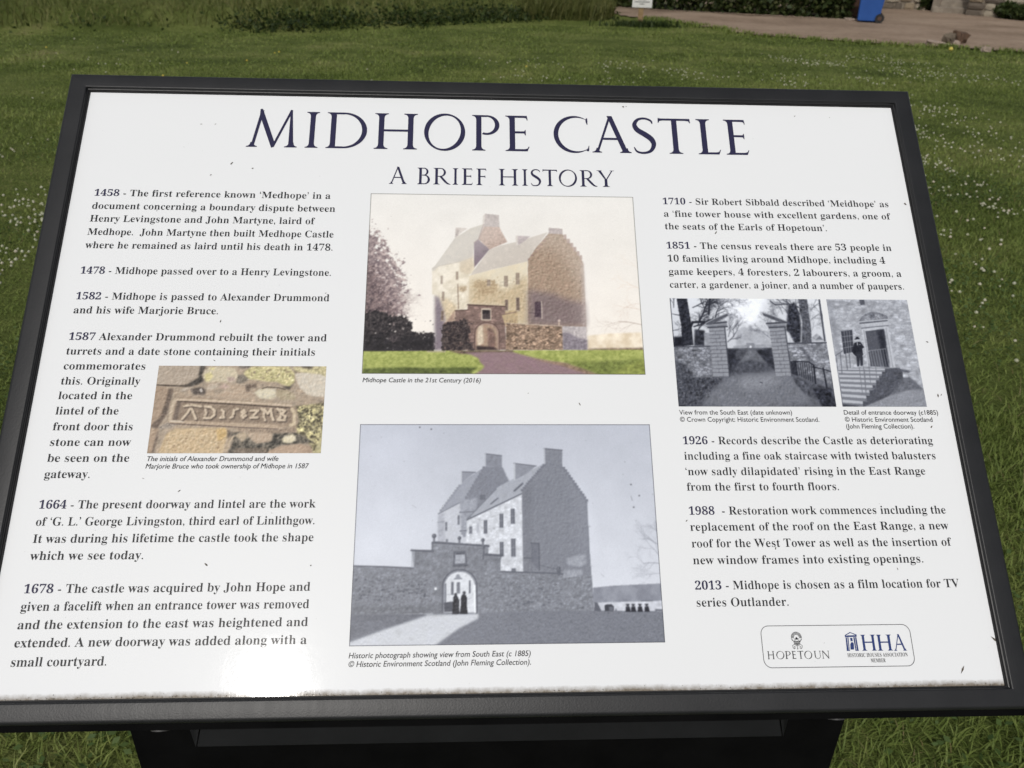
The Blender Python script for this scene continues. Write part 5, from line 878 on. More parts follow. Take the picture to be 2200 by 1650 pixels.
# ---- entrance doorway with steps
p5 = Pic(719.5, 240.0, 798.4, 347.4, 165, 17)
p5.rubble([(700, 220), (820, 220), (820, 360), (700, 360)], 7.0, g(158), g(138), 0.05, 2.6, 0.14)
p5.fill([(719.5, 346.9), (724.2, 347), (725.8, 290.9), (722.2, 290.9)], g(132), 0.05, 3, 1.5, 0.7); p5.fill([(751.7, 347.2), (756.5, 347.2), (756.4, 342.2), (751.9, 341.8)], g(84)); p5.line([(750.1, 341.3), (757.1, 341.9)], 0.7, g(120))
p5.fill([(728.9, 314.7), (740.1, 316.1), (738.1, 293.7), (728.3, 291.4)], g(66)); p5.fill([(728.4, 315.2), (740.4, 316.6), (740.1, 315.6), (728.8, 314.2)], g(120))
for k in (0.25, 0.5, 0.75):
    a_ = (729.3, 314.5); b_ = (739.7, 315.6); c_ = (728.9, 291.9); d_ = (737.6, 293.7); p5.line([(a_[0]+(b_[0]-a_[0])*k, a_[1]), (c_[0]+(d_[0]-c_[0])*k, c_[1]+(d_[1]-c_[1])*k)], 0.45, g(140)); p5.line([(a_[0]+(c_[0]-a_[0])*k, a_[1]+(c_[1]-a_[1])*k), (b_[0]+(d_[0]-b_[0])*k, b_[1]+(d_[1]-b_[1])*k)], 0.45, g(140))
p5.fill([(747.5, 324.7), (751.2, 329.5), (755.4, 332.4), (761.9, 334.7), (769.2, 333.8), (776, 330.6), (776.7, 328.4), (775.5, 325.7), (748.4, 322.7)], g(112), 0.08, 1.5); p5.fill([(752.1, 327.1), (756.3, 330.8), (761.6, 332.7), (767.7, 332.2), (773.3, 329.1), (772.5, 327.8), (753, 325)], g(138), 0.12, 1.0, 0.3); p5.fill([(758.4, 332.4), (764.1, 333), (764.6, 328.5), (759.5, 327.2)], g(98), 0.15, 0.8, 0.3)
p5.line([(747.7, 324.2), (775.9, 327)], 1.0, g(168)); p5.line([(748.4, 322.4), (775.7, 325.5)], 0.9, g(84)); p5.fill([(749, 321.9), (775.8, 324.9), (775.4, 321), (749.4, 318.2)], g(166), 0.03, 2); p5.line([(749.1, 317.7), (775.6, 320.5)], 1.0, g(106))
p5.fill([(749.2, 316.9), (775.3, 320), (775.5, 278), (769.7, 278.2), (770.8, 317.1), (752.3, 314.9), (752.1, 279.4), (748.8, 278.9)], g(172), 0.03, 2); p5.fill([(752.5, 314.6), (770.8, 317), (769.8, 278.7), (751.8, 279.1)], g(92), 0.08, 2, col2=g(80)); p5.fill([(763.7, 315.5), (770.8, 317), (769.8, 278.7), (765, 278.9)], g(52), 0.08, 2, 1.2); p5.line([(751.2, 315.7), (750.8, 280.9)], 0.6, g(120)); p5.line([(773, 318.1), (772.9, 278.5)], 0.6, g(128))
p5.fill([(720.8, 277.3), (779.4, 278.3), (781.2, 274.7), (780, 261), (765, 249.9), (744.3, 239.6), (718.7, 239.6)], g(118), 0.05, 2); p5.fill([(764.6, 276.7), (777.9, 277.7), (781.4, 274.7), (780.6, 262.9), (763.8, 249.9), (739.5, 239.6), (734.8, 239.6), (743, 249.8), (754.3, 265.2)], g(88), 0.10, 2.5, col2=g(78))
st_ = [(764.9, 276.9), (761.5, 273.7), (758.2, 269.7), (754.6, 265.4), (750.5, 260.4), (746.8, 255.7), (742.9, 250.3), (738.9, 244.9), (735.1, 239.8)]; sl_ = [(720.4, 277), (720.5, 274.3), (720.7, 270.5), (720.8, 266.3), (720.8, 261.8), (720.6, 257.1), (720.5, 252), (720.2, 246.6), (719.6, 240.5)]
for k in range(8):
    (ax, ay), (bx, by) = sl_[k], st_[k]; (cx_, cy_), (dx_, dy_) = sl_[k+1], st_[k+1]; h_ = 0.45
    p5.fill([(ax, ay), (bx, by), (bx, by+(dy_-by)*h_), (ax, ay+(cy_-ay)*h_)], g(166)); p5.fill([(ax, ay+(cy_-ay)*h_), (bx, by+(dy_-by)*h_), (bx-0.4, dy_), (cx_, cy_)], g(116)); p5.line([(ax, ay), (bx, by)], 0.35, g(184))
p5.fill([(764.4, 249.9), (780.1, 261.6), (784, 266.6), (792.7, 264.8), (799, 256.1), (798.4, 239.7), (739.5, 239.6)], g(136), 0.06, 2.5, 0.4, col2=g(126)); p5.fill([(765, 250.4), (780.7, 268.5), (787.5, 269.1), (797.9, 256.7), (782.8, 256.1)], g(98), 0.08, 2, 0.8, 0.9); p5.fill([(775.7, 277.9), (789.1, 274.8), (787.5, 272.9), (776.4, 274.7)], g(86), 0.1, 1.2, 0.3)
for q in ([(720.1, 289.8), (727.8, 294.7)], [(725.1, 292.4), (723.8, 272.6)], [(730.1, 291.5), (729.4, 275.8)], [(733.6, 292.8), (732.5, 277.7)], [(720.8, 289.6), (720.2, 275.8)]): p5.line(q, 0.5, g(74))
for k in range(7):
    a_ = (753.7, 294.8); b_ = (768.9, 296.7); c_ = (754.1, 278.9); d_ = (769.3, 279.5); t = k/6; p5.line([(a_[0]+(b_[0]-a_[0])*t, a_[1]+(b_[1]-a_[1])*t), (c_[0]+(d_[0]-c_[0])*t, c_[1]+(d_[1]-c_[1])*t)], 0.5, g(134))
p5.line([(747.2, 288.5), (753.1, 294.8), (769.2, 297)], 0.5, g(140))
for q in ([(741, 278.1), (740, 252)], [(745, 279), (742.9, 244.7)], [(745.7, 275.9), (743.4, 252.3)], [(750.6, 282.2), (749.1, 262.2)], [(756.9, 280.9), (755.8, 268.4)]): p5.line(q, 0.6, g(108))
p5.fill([(739.7, 302.4), (743, 304), (746.2, 303.5), (749, 298.4), (746.6, 296.8), (746.8, 290.7), (742.5, 289.1), (739.1, 289.4), (736.4, 293.5)], g(46), 0.1, 1.0); p5.fill([(740, 293.5), (746.6, 293.5), (744.9, 280.1), (742.4, 279.6), (743.1, 288.4), (741.2, 279.4), (739.2, 279.1)], g(60), 0.1, 1.0)
p5.disc((743.2, 305), 1.15, g(170)); p5.fill([(740.7, 306), (745.9, 306.6), (746, 307.4), (744.9, 307.6), (744.9, 308.9), (742.5, 308.7), (742.1, 307.2), (740.8, 306.8)], g(40)); p5.line([(742.9, 303.1), (742.8, 300.5)], 0.7, g(190)); p5.disc((745.1, 301.2), 0.5, g(170)); p5.line([(746.2, 289.7), (747, 287.4)], 1.0, g(150))
p5.fill([(719.6, 242.7), (735, 240.7), (734.8, 239.6), (719.2, 239.6)], g(70), 0.1, 2, 0.6)
p5.relief([(700, 290), (820, 290), (820, 360), (700, 360)], 4, 1.6, 0.1); p5.relief([(764.6, 276.7), (777.9, 277.7), (780.6, 262.9), (763.8, 249.9), (734.8, 239.6)], 7, 1.4); p5.relief([(764.4, 249.9), (784, 266.6), (799, 256.1), (798.4, 239.7), (739.5, 239.6)], 6, 1.5); p5.finish(0.75, 1.06, 0.0, 1, 1.5, 1.15, (0.985, 1.0, 1.0))
p5.build('old photograph of a man on steps before a doorway', None, 2.2)

# ---------------------------------------------------------------- emblems in the lower right corner
def strokes(name, paths, w, mat, closed=False, label=None):
    vs, fs = [], []
    for pi, pth in enumerate(paths):
        P = np.array(pth, float); n_ = len(P)
        cl = closed or (abs(P[0]-P[-1]).max() < 1e-6 and n_ > 3)
        if cl and abs(P[0]-P[-1]).max() < 1e-6: P = P[:-1]; n_ -= 1
        T = (np.roll(P, -1, 0)-np.roll(P, 1, 0)) if cl else np.gradient(P, axis=0)
        T /= np.maximum(np.hypot(T[:, 0], T[:, 1]), 1e-9)[:, None]; N = np.stack([-T[:, 1], T[:, 0]], 1)*w/2
        b0 = len(vs); dz = 0.000003*(pi % 5)
        for k in range(n_): vs += [((P[k]+N[k])[0]/1000, (P[k]+N[k])[1]/1000, H_TEXT+dz), ((P[k]-N[k])[0]/1000, (P[k]-N[k])[1]/1000, H_TEXT+dz)]
        for k in range(n_ if cl else n_-1):
            j = (k+1) % n_; fs.append((b0+2*k+1, b0+2*j+1, b0+2*j, b0+2*k))
    o = mesh_obj(name, vs, fs, mat, panel)
    if label: o['label'] = label
    return o
def plates(name, polys, mat, label=None):
    vs, fs = [], []
    for k, pl in enumerate(polys):
        b0 = len(vs); A = sum(pl[i][0]*pl[(i+1) % len(pl)][1]-pl[(i+1) % len(pl)][0]*pl[i][1] for i in range(len(pl)))
        pl = pl if A > 0 else pl[::-1]
        vs += [(x/1000, y/1000, H_TEXT+0.000003*(k % 5)) for x, y in pl]; fs.append(tuple(range(b0, len(vs))))
    o = mesh_obj(name, vs, fs, mat, panel)
    if label: o['label'] = label
    return o
X0, X1, Y0, Y1, RR = 621.4, 747.7, 16.4, 49.2, 6.5
rr_ = []
for cx_, cy_, a0 in ((X1-RR, Y1-RR, 0), (X0+RR, Y1-RR, 90), (X0+RR, Y0+RR, 180), (X1-RR, Y0+RR, 270)):
    rr_ += [(cx_+RR*math.cos(math.radians(a0+t)), cy_+RR*math.sin(math.radians(a0+t))) for t in range(0, 91, 9)]
strokes('logo_border', [rr_], 0.5, M_LINE, True)
set_caps('logo_lettering', LOGO_CAPS, M_INK, H_TEXT, 0.13, 0.08)
set_caps('logo_initials', LOGO_HHA, M_BLUE, H_TEXT, 0.17, 0.08)
set_lines('logo_small_print', LOGO_SMALL, [M_INK, M_INK], 'serif', 2.9, 0.014)
ex, ey = EMBLEM     # centre of the shell
pth = []
for r_ in (3.4, 4.3, 5.2, 6.0): pth.append([(ex+r_*0.86*math.cos(t), ey+r_*math.sin(t)) for t in np.linspace(-0.15, math.pi+0.15, 22)])
for s in (-1, 1):
    pth += [[(ex+s*5.4, ey-1.4), (ex+s*3.9, ey-2.6), (ex+s*3.1, ey-5.0)], [(ex+s*5.0, ey-2.2), (ex+s*3.6, ey-3.4)], [(ex+s*0.6, ey-0.6), (ex+s*2.2, ey-1.4), (ex+s*1.4, ey-3.0), (ex+s*2.9, ey-3.4)]]
    pth.append([(ex+s*0.4, ey-7.0), (ex+s*0.9, ey-8.6), (ex+s*2.4, ey-9.0), (ex+s*3.6, ey-10.0), (ex+s*3.2, ey-11.4), (ex+s*2.2, ey-11.2), (ex+s*2.3, ey-10.3)])
    pth.append([(ex+s*0.5, ey-7.4), (ex+s*3.0, ey-7.2), (ex+s*4.9, ey-8.4), (ex+s*4.6, ey-10.9), (ex+s*3.0, ey-12.0)])
pth += [[(ex-3.2, ey-5.0), (ex+3.2, ey-5.0)], [(ex-3.2, ey-6.0), (ex+3.2, ey-6.0)], [(ex-3.0, ey-6.6), (ex+3.0, ey-6.6)], [(ex, ey-7), (ex, ey-12.2)]]
for k in range(5): pth.append([(ex-2.4+1.2*k+0.45*math.cos(t), ey-4.3+0.45*math.sin(t)) for t in np.linspace(0, 2*math.pi, 9)])
K_ = 0.74
shrink = lambda q: [(ex+(x-ex)*K_*1.12, ey+(y-ey)*K_) for x, y in q]
strokes('shell_emblem', [shrink(q) for q in pth], 0.36, M_INK)
plates('shell_emblem_face', [shrink(q) for q in [[(ex-1.3, ey-2.2), (ex+1.3, ey-2.2), (ex+0.9, ey-0.2), (ex, ey+0.8), (ex-0.9, ey-0.2)], [(ex-0.5, ey-12.4), (ex+0.5, ey-12.4), (ex+0.3, ey-10.8), (ex-0.3, ey-10.8)]]], M_INK)
plates('portico_emblem', PORTICO, M_BLUE)

# grime flecks stuck to the laminate
fv, ff = [], []
def fleck(x, y, r_, k):
    n_ = len(fv); m_ = RNG.integers(4, 7); a0 = RNG.uniform(0, 6.28); st = RNG.uniform(1.0, 2.6)
    for j in range(m_):
        t = 2*math.pi*j/m_; q = r_*RNG.uniform(0.6, 1.2); dx, dy = q*math.cos(t)*st, q*math.sin(t)/st**0.5
        fv.append(((x+dx*math.cos(a0)-dy*math.sin(a0))/1000, (y+dx*math.sin(a0)+dy*math.cos(a0))/1000, 0.00034+0.000002*(k % 9)))
    ff.append(tuple(range(n_, n_+m_)))
for k, (x, y, r_) in enumerate(FLECKS): fleck(x, y, r_, k)
for k in range(70): fleck(RNG.uniform(4, 816), RNG.uniform(4, 560), RNG.uniform(0.08, 0.26), k)
for k in range(420):
    x = RNG.choice((60, 140, 250, 330, 470, 560, 650, 720, 790))+RNG.normal(0, 38)
    if 2 < x < 818: fleck(x, abs(RNG.normal(0, 1.3))+0.1, RNG.uniform(0.10, 0.42), k)
tag(mesh_obj('grime_flecks', fv, ff, M_SPECK, panel), kind='stuff')

# ---------------------------------------------------------------- ground
def bank_h(x, y):
    """rough bank beyond the lawn, height above the lawn"""
    x = np.asarray(x, float); y = np.asarray(y, float)
    front = 16.7+0.50*x+0.35*np.sin(x*0.9+1)+0.15*np.sin(x*2.3)
    d = y-front
    side = np.clip((3.5-x-0.12*(y-18))/1.2, 0, 1); side = side*side*(3-2*side)
    up = np.clip(d/1.3, 0, 1); up = up*up*(3-2*up)
    far = np.clip((y-20.8-0.30*x)/2.0, 0, 1)
    return side*up*(0.20+0.10*np.clip(d, 0, 6))*(1-0.0*far)
def undul(x, y): return 0.02*np.sin(x*0.7+0.3)*np.sin(y*0.55)*np.clip((np.hypot(x, y)-2)/4, 0, 1)
def ground_z(x, y): return undul(x, y)+bank_h(x, y)

def grid_sheet(name, x0, x1, y0, y1, step, zf, mat):
    xs = np.arange(x0, x1+step/2, step); ys = np.arange(y0, y1+step/2, step); X, Y = np.meshgrid(xs, ys); Z = zf(X, Y)
    V = np.stack([X.ravel(), Y.ravel(), Z.ravel()], 1); nx = len(xs); i = (np.arange(len(ys)-1)[:, None]*nx+np.arange(nx-1)[None, :]).ravel()
    F = np.stack([i, i+1, i+nx+1, i+nx], 1)
    o = fast_mesh(name, V, F.ravel(), np.arange(len(F))*4, None, mat); o.data.polygons.foreach_set('use_smooth', [True]*len(F)); return o
lawn = grid_sheet('lawn', -24, 26, -6, 44, 0.35, ground_z, M_LAWN); tag(lawn, 'mown green lawn around and behind the board', None, kind='structure')
R_ = 900
fld = mesh_obj('field', [(-R_, -R_, -0.12), (R_, -R_, -0.12), (R_, R_, -0.12), (-R_, R_, -0.12)], [(0, 1, 2, 3)], M_LAWN); tag(fld, 'open grassland beyond the lawn', kind='structure')

# path of trodden earth widening to a yard at the right
PATH = [(-6.0, 25.2), (0.0, 23.2), (3.3, 20.75), (3.95, 19.85), (4.45, 18.3), (5.2, 16.45), (6.2, 15.85), (7.43, 15.25), (8.4, 14.7), (9.36, 14.14), (11.5, 12.9), (14, 11.4), (18, 9.6),
        (25, 9), (25, 40), (15.5, 40), (12.0, 26.5), (10.6, 23.0), (9.35, 20.6), (7.6, 20.9), (5.6, 21.75), (4.5, 22.3), (2.5, 23.6), (0, 24.8), (-6, 26.8)]
def inside(x, y, P):
    ins = np.zeros(np.shape(x), bool)
    for k in range(len(P)):
        (xa, ya), (xb, yb) = P[k], P[(k+1) % len(P)]
        if ya == yb: continue
        ins ^= ((ya > y) != (yb > y)) & (x < (xb-xa)*(y-ya)/(yb-ya)+xa)
    return ins
def dense(P, step=0.25, amp=0.09):
    out = []
    for k in range(len(P)):
        a, b = np.array(P[k]), np.array(P[(k+1) % len(P)]); L = np.hypot(*(b-a)); n_ = max(1, int(L/step))
        for i in range(n_): out.append(tuple(a+(b-a)*i/n_+RNG.normal(0, amp, 2)*(1 if L < 12 else 0)))
    return out
PD = dense(PATH)
bm = bmesh.new(); bv = [bm.verts.new((x, y, float(undul(x, y))+0.03)) for x, y in PD]; f_ = bm.faces.new(bv); bmesh.ops.triangulate(bm, faces=[f_])
bmesh.ops.recalc_face_normals(bm, faces=bm.faces[:])
if sum(f.normal.z for f in bm.faces) < 0: bmesh.ops.reverse_faces(bm, faces=bm.faces[:])
me = bpy.data.meshes.new('path'); bm.to_mesh(me); bm.free(); me.materials.append(M_PATH)
path = link(bpy.data.objects.new('path', me)); tag(path, 'brown trodden earth path beyond the lawn', kind='structure')

# ---------------------------------------------------------------- grass
def blades(P, h, w, lean, rng, z0=None, curl=0.35):
    n_ = len(P); az = rng.uniform(0, 2*math.pi, n_); la = az+rng.normal(0, 0.5, n_)+math.pi/2
    hx, hy = np.cos(az)*w/2, np.sin(az)*w/2; dx, dy = np.cos(la)*lean, np.sin(la)*lean
    z = ground_z(P[:, 0], P[:, 1]) if z0 is None else z0
    V = np.empty((n_, 5, 3)); b = np.stack([P[:, 0], P[:, 1], z-0.004], 1)
    o = lambda sx, f, hh, k: np.stack([b[:, 0]+sx*hx*k+dx*f, b[:, 1]+sx*hy*k+dy*f, b[:, 2]+h*hh], 1)
    V[:, 0] = o(-1, 0, 0, 1); V[:, 1] = o(1, 0, 0, 1); V[:, 2] = o(-1, curl, 0.62, 0.85); V[:, 3] = o(1, curl, 0.62, 0.85); V[:, 4] = o(0, 1, 1.0, 0)
    base = np.arange(n_)[:, None]*5; L = (base+np.array([0, 1, 3, 2, 2, 3, 4])).ravel(); S = (np.arange(n_)[:, None]*7+np.array([0, 4])).ravel()
    return V.reshape(-1, 3), L, S
def leaves(P, s, rng, flat=1.0):
    n_ = len(P); a = rng.normal(0, 1, (n_, 3))*np.array([1, 1, flat]); a /= np.linalg.norm(a, axis=1)[:, None]; b = rng.normal(0, 1, (n_, 3))*np.array([1, 1, flat]); b -= (b*a).sum(1)[:, None]*a; b /= np.linalg.norm(b, axis=1)[:, None]
    V = np.empty((n_, 4, 3)); V[:, 0] = P-a*s[:, None]; V[:, 1] = P+b*s[:, None]*0.62; V[:, 2] = P+a*s[:, None]; V[:, 3] = P-b*s[:, None]*0.62
    return V.reshape(-1, 3), np.arange(n_*4), np.arange(n_)*4
def join(parts):
    VV, LL, SS = [], [], []; nv = nl = 0
    for V, L, S in parts: VV.append(V); LL.append(L+nv); SS.append(S+nl); nv += len(V); nl += len(L)
    return np.concatenate(VV), np.concatenate(LL), np.concatenate(SS)
def scatter(n_, x0, x1, y0, y1, keep): 
    P = np.stack([RNG.uniform(x0, x1, n_), RNG.uniform(y0, y1, n_)], 1); return P[keep(P[:, 0], P[:, 1])]
def vn(x, y, s, seed):     # cheap smooth noise 0..1
    r = np.random.default_rng(seed); o = 0
    for k in range(5):
        a, b, c_ = r.uniform(0.5, 1.6), r.uniform(0, 6.28), r.uniform(0, 6.28); o = o+np.sin((x*math.cos(b)+y*math.sin(b))*s*a*2+c_)
    return 0.5+o/6.0
off_path = lambda x, y: ~inside(x, y, PATH)
near = lambda x, y: (np.hypot(x, y) < 2.1)
lawn_ok = lambda x, y: off_path(x, y) & (bank_h(x, y) < 0.12)
wedge = lambda x, y: (np.abs(x) < 2.4+1.3*(y+0.9))
def feather(P): P = P+RNG.normal(0, 0.28, P.shape); return P[lawn_ok(P[:, 0], P[:, 1])]
parts = []
P = scatter(105000, -2.0, 2.0, -0.6, 2.0, lambda x, y: wedge(x, y)); n_ = len(P)
parts.append(blades(P, RNG.uniform(0.018, 0.048, n_)*(0.7+0.6*vn(P[:, 0], P[:, 1], 3, 1)), RNG.uniform(0.0022, 0.0042, n_), RNG.uniform(0.015, 0.06, n_), RNG))
P = scatter(190000, -5.5, 5.5, 1.9, 5.0, lambda x, y: wedge(x, y)); P = feather(P); n_ = len(P)
parts.append(blades(P, RNG.uniform(0.012, 0.034, n_)*(0.6+0.8*vn(P[:, 0], P[:, 1], 2, 2)), RNG.uniform(0.0028, 0.005, n_), RNG.uniform(0.015, 0.05, n_), RNG))
P = scatter(150000, -10, 10.5, 4.9, 10.5, lambda x, y: lawn_ok(x, y) & wedge(x, y)); P = feather(P); n_ = len(P)
parts.append(blades(P, RNG.uniform(0.012, 0.035, n_)*(0.6+0.8*vn(P[:, 0], P[:, 1], 1.2, 3)), RNG.uniform(0.005, 0.010, n_), RNG.uniform(0.01, 0.04, n_), RNG))
P = scatter(80000, -14, 16, 10.3, 21, lambda x, y: lawn_ok(x, y) & wedge(x, y)); P = feather(P); n_ = len(P)
parts.append(blades(P, RNG.uniform(0.012, 0.035, n_)*(0.6+0.8*vn(P[:, 0], P[:, 1], 0.8, 4)), RNG.uniform(0.012, 0.02, n_), RNG.uniform(0.01, 0.06, n_), RNG))
# ragged fringe along the path edge
E_ = np.array([q for q in PD if 3.6 < q[0] < 15 and q[1] < 20.2]); P = E_[RNG.integers(0, len(E_), 4200)]+RNG.normal(0, 0.10, (4200, 2)); n_ = len(P)
parts.append(blades(P, RNG.uniform(0.03, 0.10, n_), RNG.uniform(0.012, 0.024, n_), RNG.uniform(0.02, 0.07, n_), RNG))
V, L, S = join(parts); g_ = fast_mesh('grass', V, L, S, None, M_GRASS); tag(g_, 'short green grass blades of the lawn', 'grass', kind='stuff')

# dry straw among the turf, and mats of clover leaves
Pa = scatter(5200, -2.2, 2.2, -0.6, 2.2, wedge); Pb = scatter(9000, -5, 5.5, 2.0, 6.0, wedge); P = np.concatenate([Pa, Pb]); P = P[vn(P[:, 0], P[:, 1], 1.6, 21)+RNG.normal(0, 0.12, len(P)) > 0.45]; n_ = len(P)
V, L, S = blades(P, RNG.uniform(0.012, 0.045, n_), RNG.uniform(0.0016, 0.003, n_), RNG.uniform(0.02, 0.075, n_), RNG); g_ = fast_mesh('dry_straw', V, L, S, None, M_STRAW); tag(g_, 'dry straw-coloured stalks lying in the turf', 'grass', kind='stuff')
P = scatter(120000, -5, 5.5, 0.2, 6.5, wedge); P = P[vn(P[:, 0], P[:, 1], 1.3, 22)+RNG.normal(0, 0.07, len(P)) > 0.60][:26000]; n_ = len(P)
V, L, S = leaves(np.stack([P[:, 0], P[:, 1], ground_z(P[:, 0], P[:, 1])+RNG.uniform(0.015, 0.04, n_)], 1), RNG.uniform(0.006, 0.012, n_), RNG, 0.3); g_ = fast_mesh('clover_leaves', V, L, S, None, M_CLOVER); tag(g_, 'mats of low clover leaves in the lawn', 'clover', kind='stuff')

# long rough grass on the bank and dark weeds along its foot
on_bank = lambda x, y: (bank_h(x, y) > 0.05) & off_path(x, y) & (np.abs(x) < 3+0.75*y)
P = scatter(125000, -16, 4.6, 8, 27, on_bank); n_ = len(P)
parts = [blades(P, RNG.uniform(0.06, 0.20, n_)*(0.35+1.2*vn(P[:, 0], P[:, 1], 0.9, 6)), RNG.uniform(0.007, 0.016, n_), RNG.uniform(0.06, 0.26, n_), RNG)]
P = scatter(60000, 1.0, 4.4, 15.5, 21, on_bank)[:9000]; n_ = len(P)
parts.append(blades(P, RNG.uniform(0.18, 0.45, n_), RNG.uniform(0.012, 0.022, n_), RNG.uniform(0.08, 0.30, n_), RNG))
V, L, S = join(parts); g_ = fast_mesh('long_grass', V, L, S, None, M_LONG); tag(g_, 'long rough grass on the bank beyond the lawn', 'grass', kind='stuff')
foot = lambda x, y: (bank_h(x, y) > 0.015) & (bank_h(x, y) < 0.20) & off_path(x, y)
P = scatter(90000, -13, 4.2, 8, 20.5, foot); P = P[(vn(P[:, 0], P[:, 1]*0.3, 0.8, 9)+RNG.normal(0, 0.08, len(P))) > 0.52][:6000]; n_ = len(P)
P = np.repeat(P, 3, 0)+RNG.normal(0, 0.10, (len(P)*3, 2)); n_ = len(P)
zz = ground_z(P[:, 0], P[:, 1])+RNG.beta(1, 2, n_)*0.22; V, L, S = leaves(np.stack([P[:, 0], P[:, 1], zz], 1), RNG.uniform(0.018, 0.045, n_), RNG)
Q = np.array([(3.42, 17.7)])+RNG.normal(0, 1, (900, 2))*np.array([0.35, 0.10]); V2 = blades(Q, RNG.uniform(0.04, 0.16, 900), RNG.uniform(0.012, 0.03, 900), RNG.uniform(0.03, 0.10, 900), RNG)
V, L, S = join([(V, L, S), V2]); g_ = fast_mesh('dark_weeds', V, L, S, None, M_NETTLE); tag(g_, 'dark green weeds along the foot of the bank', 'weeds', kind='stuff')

# clover heads in drifts, and a few yellow flowers
def heads(P, r, z):
    """small faceted domes: 6-sided, 2 rings"""
    n_ = len(P); V = np.empty((n_, 13, 3)); k = np.arange(6)*math.pi/3
    for j, (rr, hh) in enumerate(((0.75, 0.0), (1.0, 0.55))):
        V[:, j*6:(j+1)*6, 0] = P[:, :1]+r[:, None]*rr*np.cos(k)[None]; V[:, j*6:(j+1)*6, 1] = P[:, 1:2]+r[:, None]*rr*np.sin(k)[None]; V[:, j*6:(j+1)*6, 2] = (z+r*hh)[:, None]
    V[:, 12] = np.stack([P[:, 0], P[:, 1], z+r*1.35], 1)
    f = []; st = []
    for a in range(6): f += [a, (a+1) % 6, 6+(a+1) % 6, 6+a]; st.append(4*a)
    for a in range(6): f += [6+a, 6+(a+1) % 6, 12]; st.append(24+3*a)
    f = np.array(f); st = np.array(st); L = (np.arange(n_)[:, None]*13+f).ravel(); S = (np.arange(n_)[:, None]*len(f)+st).ravel()
    return V.reshape(-1, 3), L, S
DRIFTS = [(-2.68, 4.45, 0.1, 0.18, 60), (-2.31, 3.93, 0.06, 0.23, 50), (-2.28, 3.49, 0.06, 0.28, 40), (-3.4, 5.74, 0.07, 0.22, 14), (-2.5, 4.18, 0.09, 0.19, 60), (-4.47, 11.37, 1.04, 0.95, 16), (-4.78, 9.97, 0.54, 0.78, 10), (0.55, 11.26, 0.27, 0.32, 26), (1.94, 11.25, 0.19, 0.26, 40), (2.6, 10.77, 0.14, 0.19, 24), (2.81, 10.38, 0.26, 0.23, 24), (4.62, 12.34, 0.13, 0.21, 30), (4.83, 11.96, 0.13, 0.24, 44), (5.16, 11.91, 0.1, 0.2, 30), (5.95, 12.79, 0.23, 0.36, 30), (6.31, 12.46, 0.25, 0.43, 44), (5.87, 10.94, 0.29, 0.48, 60), (6.49, 11.04, 0.3, 0.5, 44), (6.81, 10.46, 0.19, 0.59, 26), (3.73, 10.43, 0.27, 0.3, 26), (3.84, 9.87, 0.17, 0.17, 26), (4.77, 8.26, 0.15, 0.42, 60), (4.0, 6.82, 0.09, 0.44, 80), (3.55, 5.77, 0.08, 0.25, 60), (4.59, 7.28, 0.13, 0.5, 44), (4.3, 6.29, 0.15, 0.4, 34), (3.17, 4.95, 0.09, 0.27, 26), (3.5, 4.97, 0.12, 0.28, 24), (3.34, 4.53, 0.07, 0.1, 26), (2.76, 3.95, 0.1, 0.25, 26), (2.54, 3.36, 0.1, 0.25, 18), (2.28, 2.78, 0.08, 0.23, 10), (2.26, 3.1, 0.05, 0.26, 8), (2.91, 3.64, 0.04, 0.23, 8), (1.27, 9.9, 0.33, 0.16, 20), (0.44, 9.97, 0.24, 0.13, 14), (5.03, 10.22, 0.18, 0.24, 30)]
PP, RR_, ZZ = [], [], []
for (cx_, cy_, sx, sy, n_) in DRIFTS:
    n_ = int(n_*0.8)
    q = np.stack([cx_+RNG.normal(0, sx, n_), cy_+RNG.normal(0, sy, n_)], 1); PP.append(q)
q = scatter(110, -5, 7, 1.2, 11, lambda x, y: lawn_ok(x, y) & wedge(x, y)); PP.append(q)
P = np.concatenate(PP); P = P[lawn_ok(P[:, 0], P[:, 1])]; n_ = len(P)
V, L, S = heads(P, RNG.uniform(0.0050, 0.0098, n_)*(1+0.02*P[:, 1]), ground_z(P[:, 0], P[:, 1])+RNG.uniform(0.022, 0.042, n_))
g_ = fast_mesh('clover_flowers', V, L, S, None, M_PETAL); tag(g_, 'white clover flowers in drifts over the lawn', 'clover', kind='stuff')
P = scatter(30, -6, 1, 4.5, 12, lawn_ok); n_ = len(P); V, L, S = heads(P, RNG.uniform(0.009, 0.014, n_), ground_z(P[:, 0], P[:, 1])+0.04)
g_ = fast_mesh('buttercup_flowers', V, L, S, None, M_YEL); tag(g_, 'scattered small yellow flowers on the lawn at left', 'buttercups', kind='stuff')

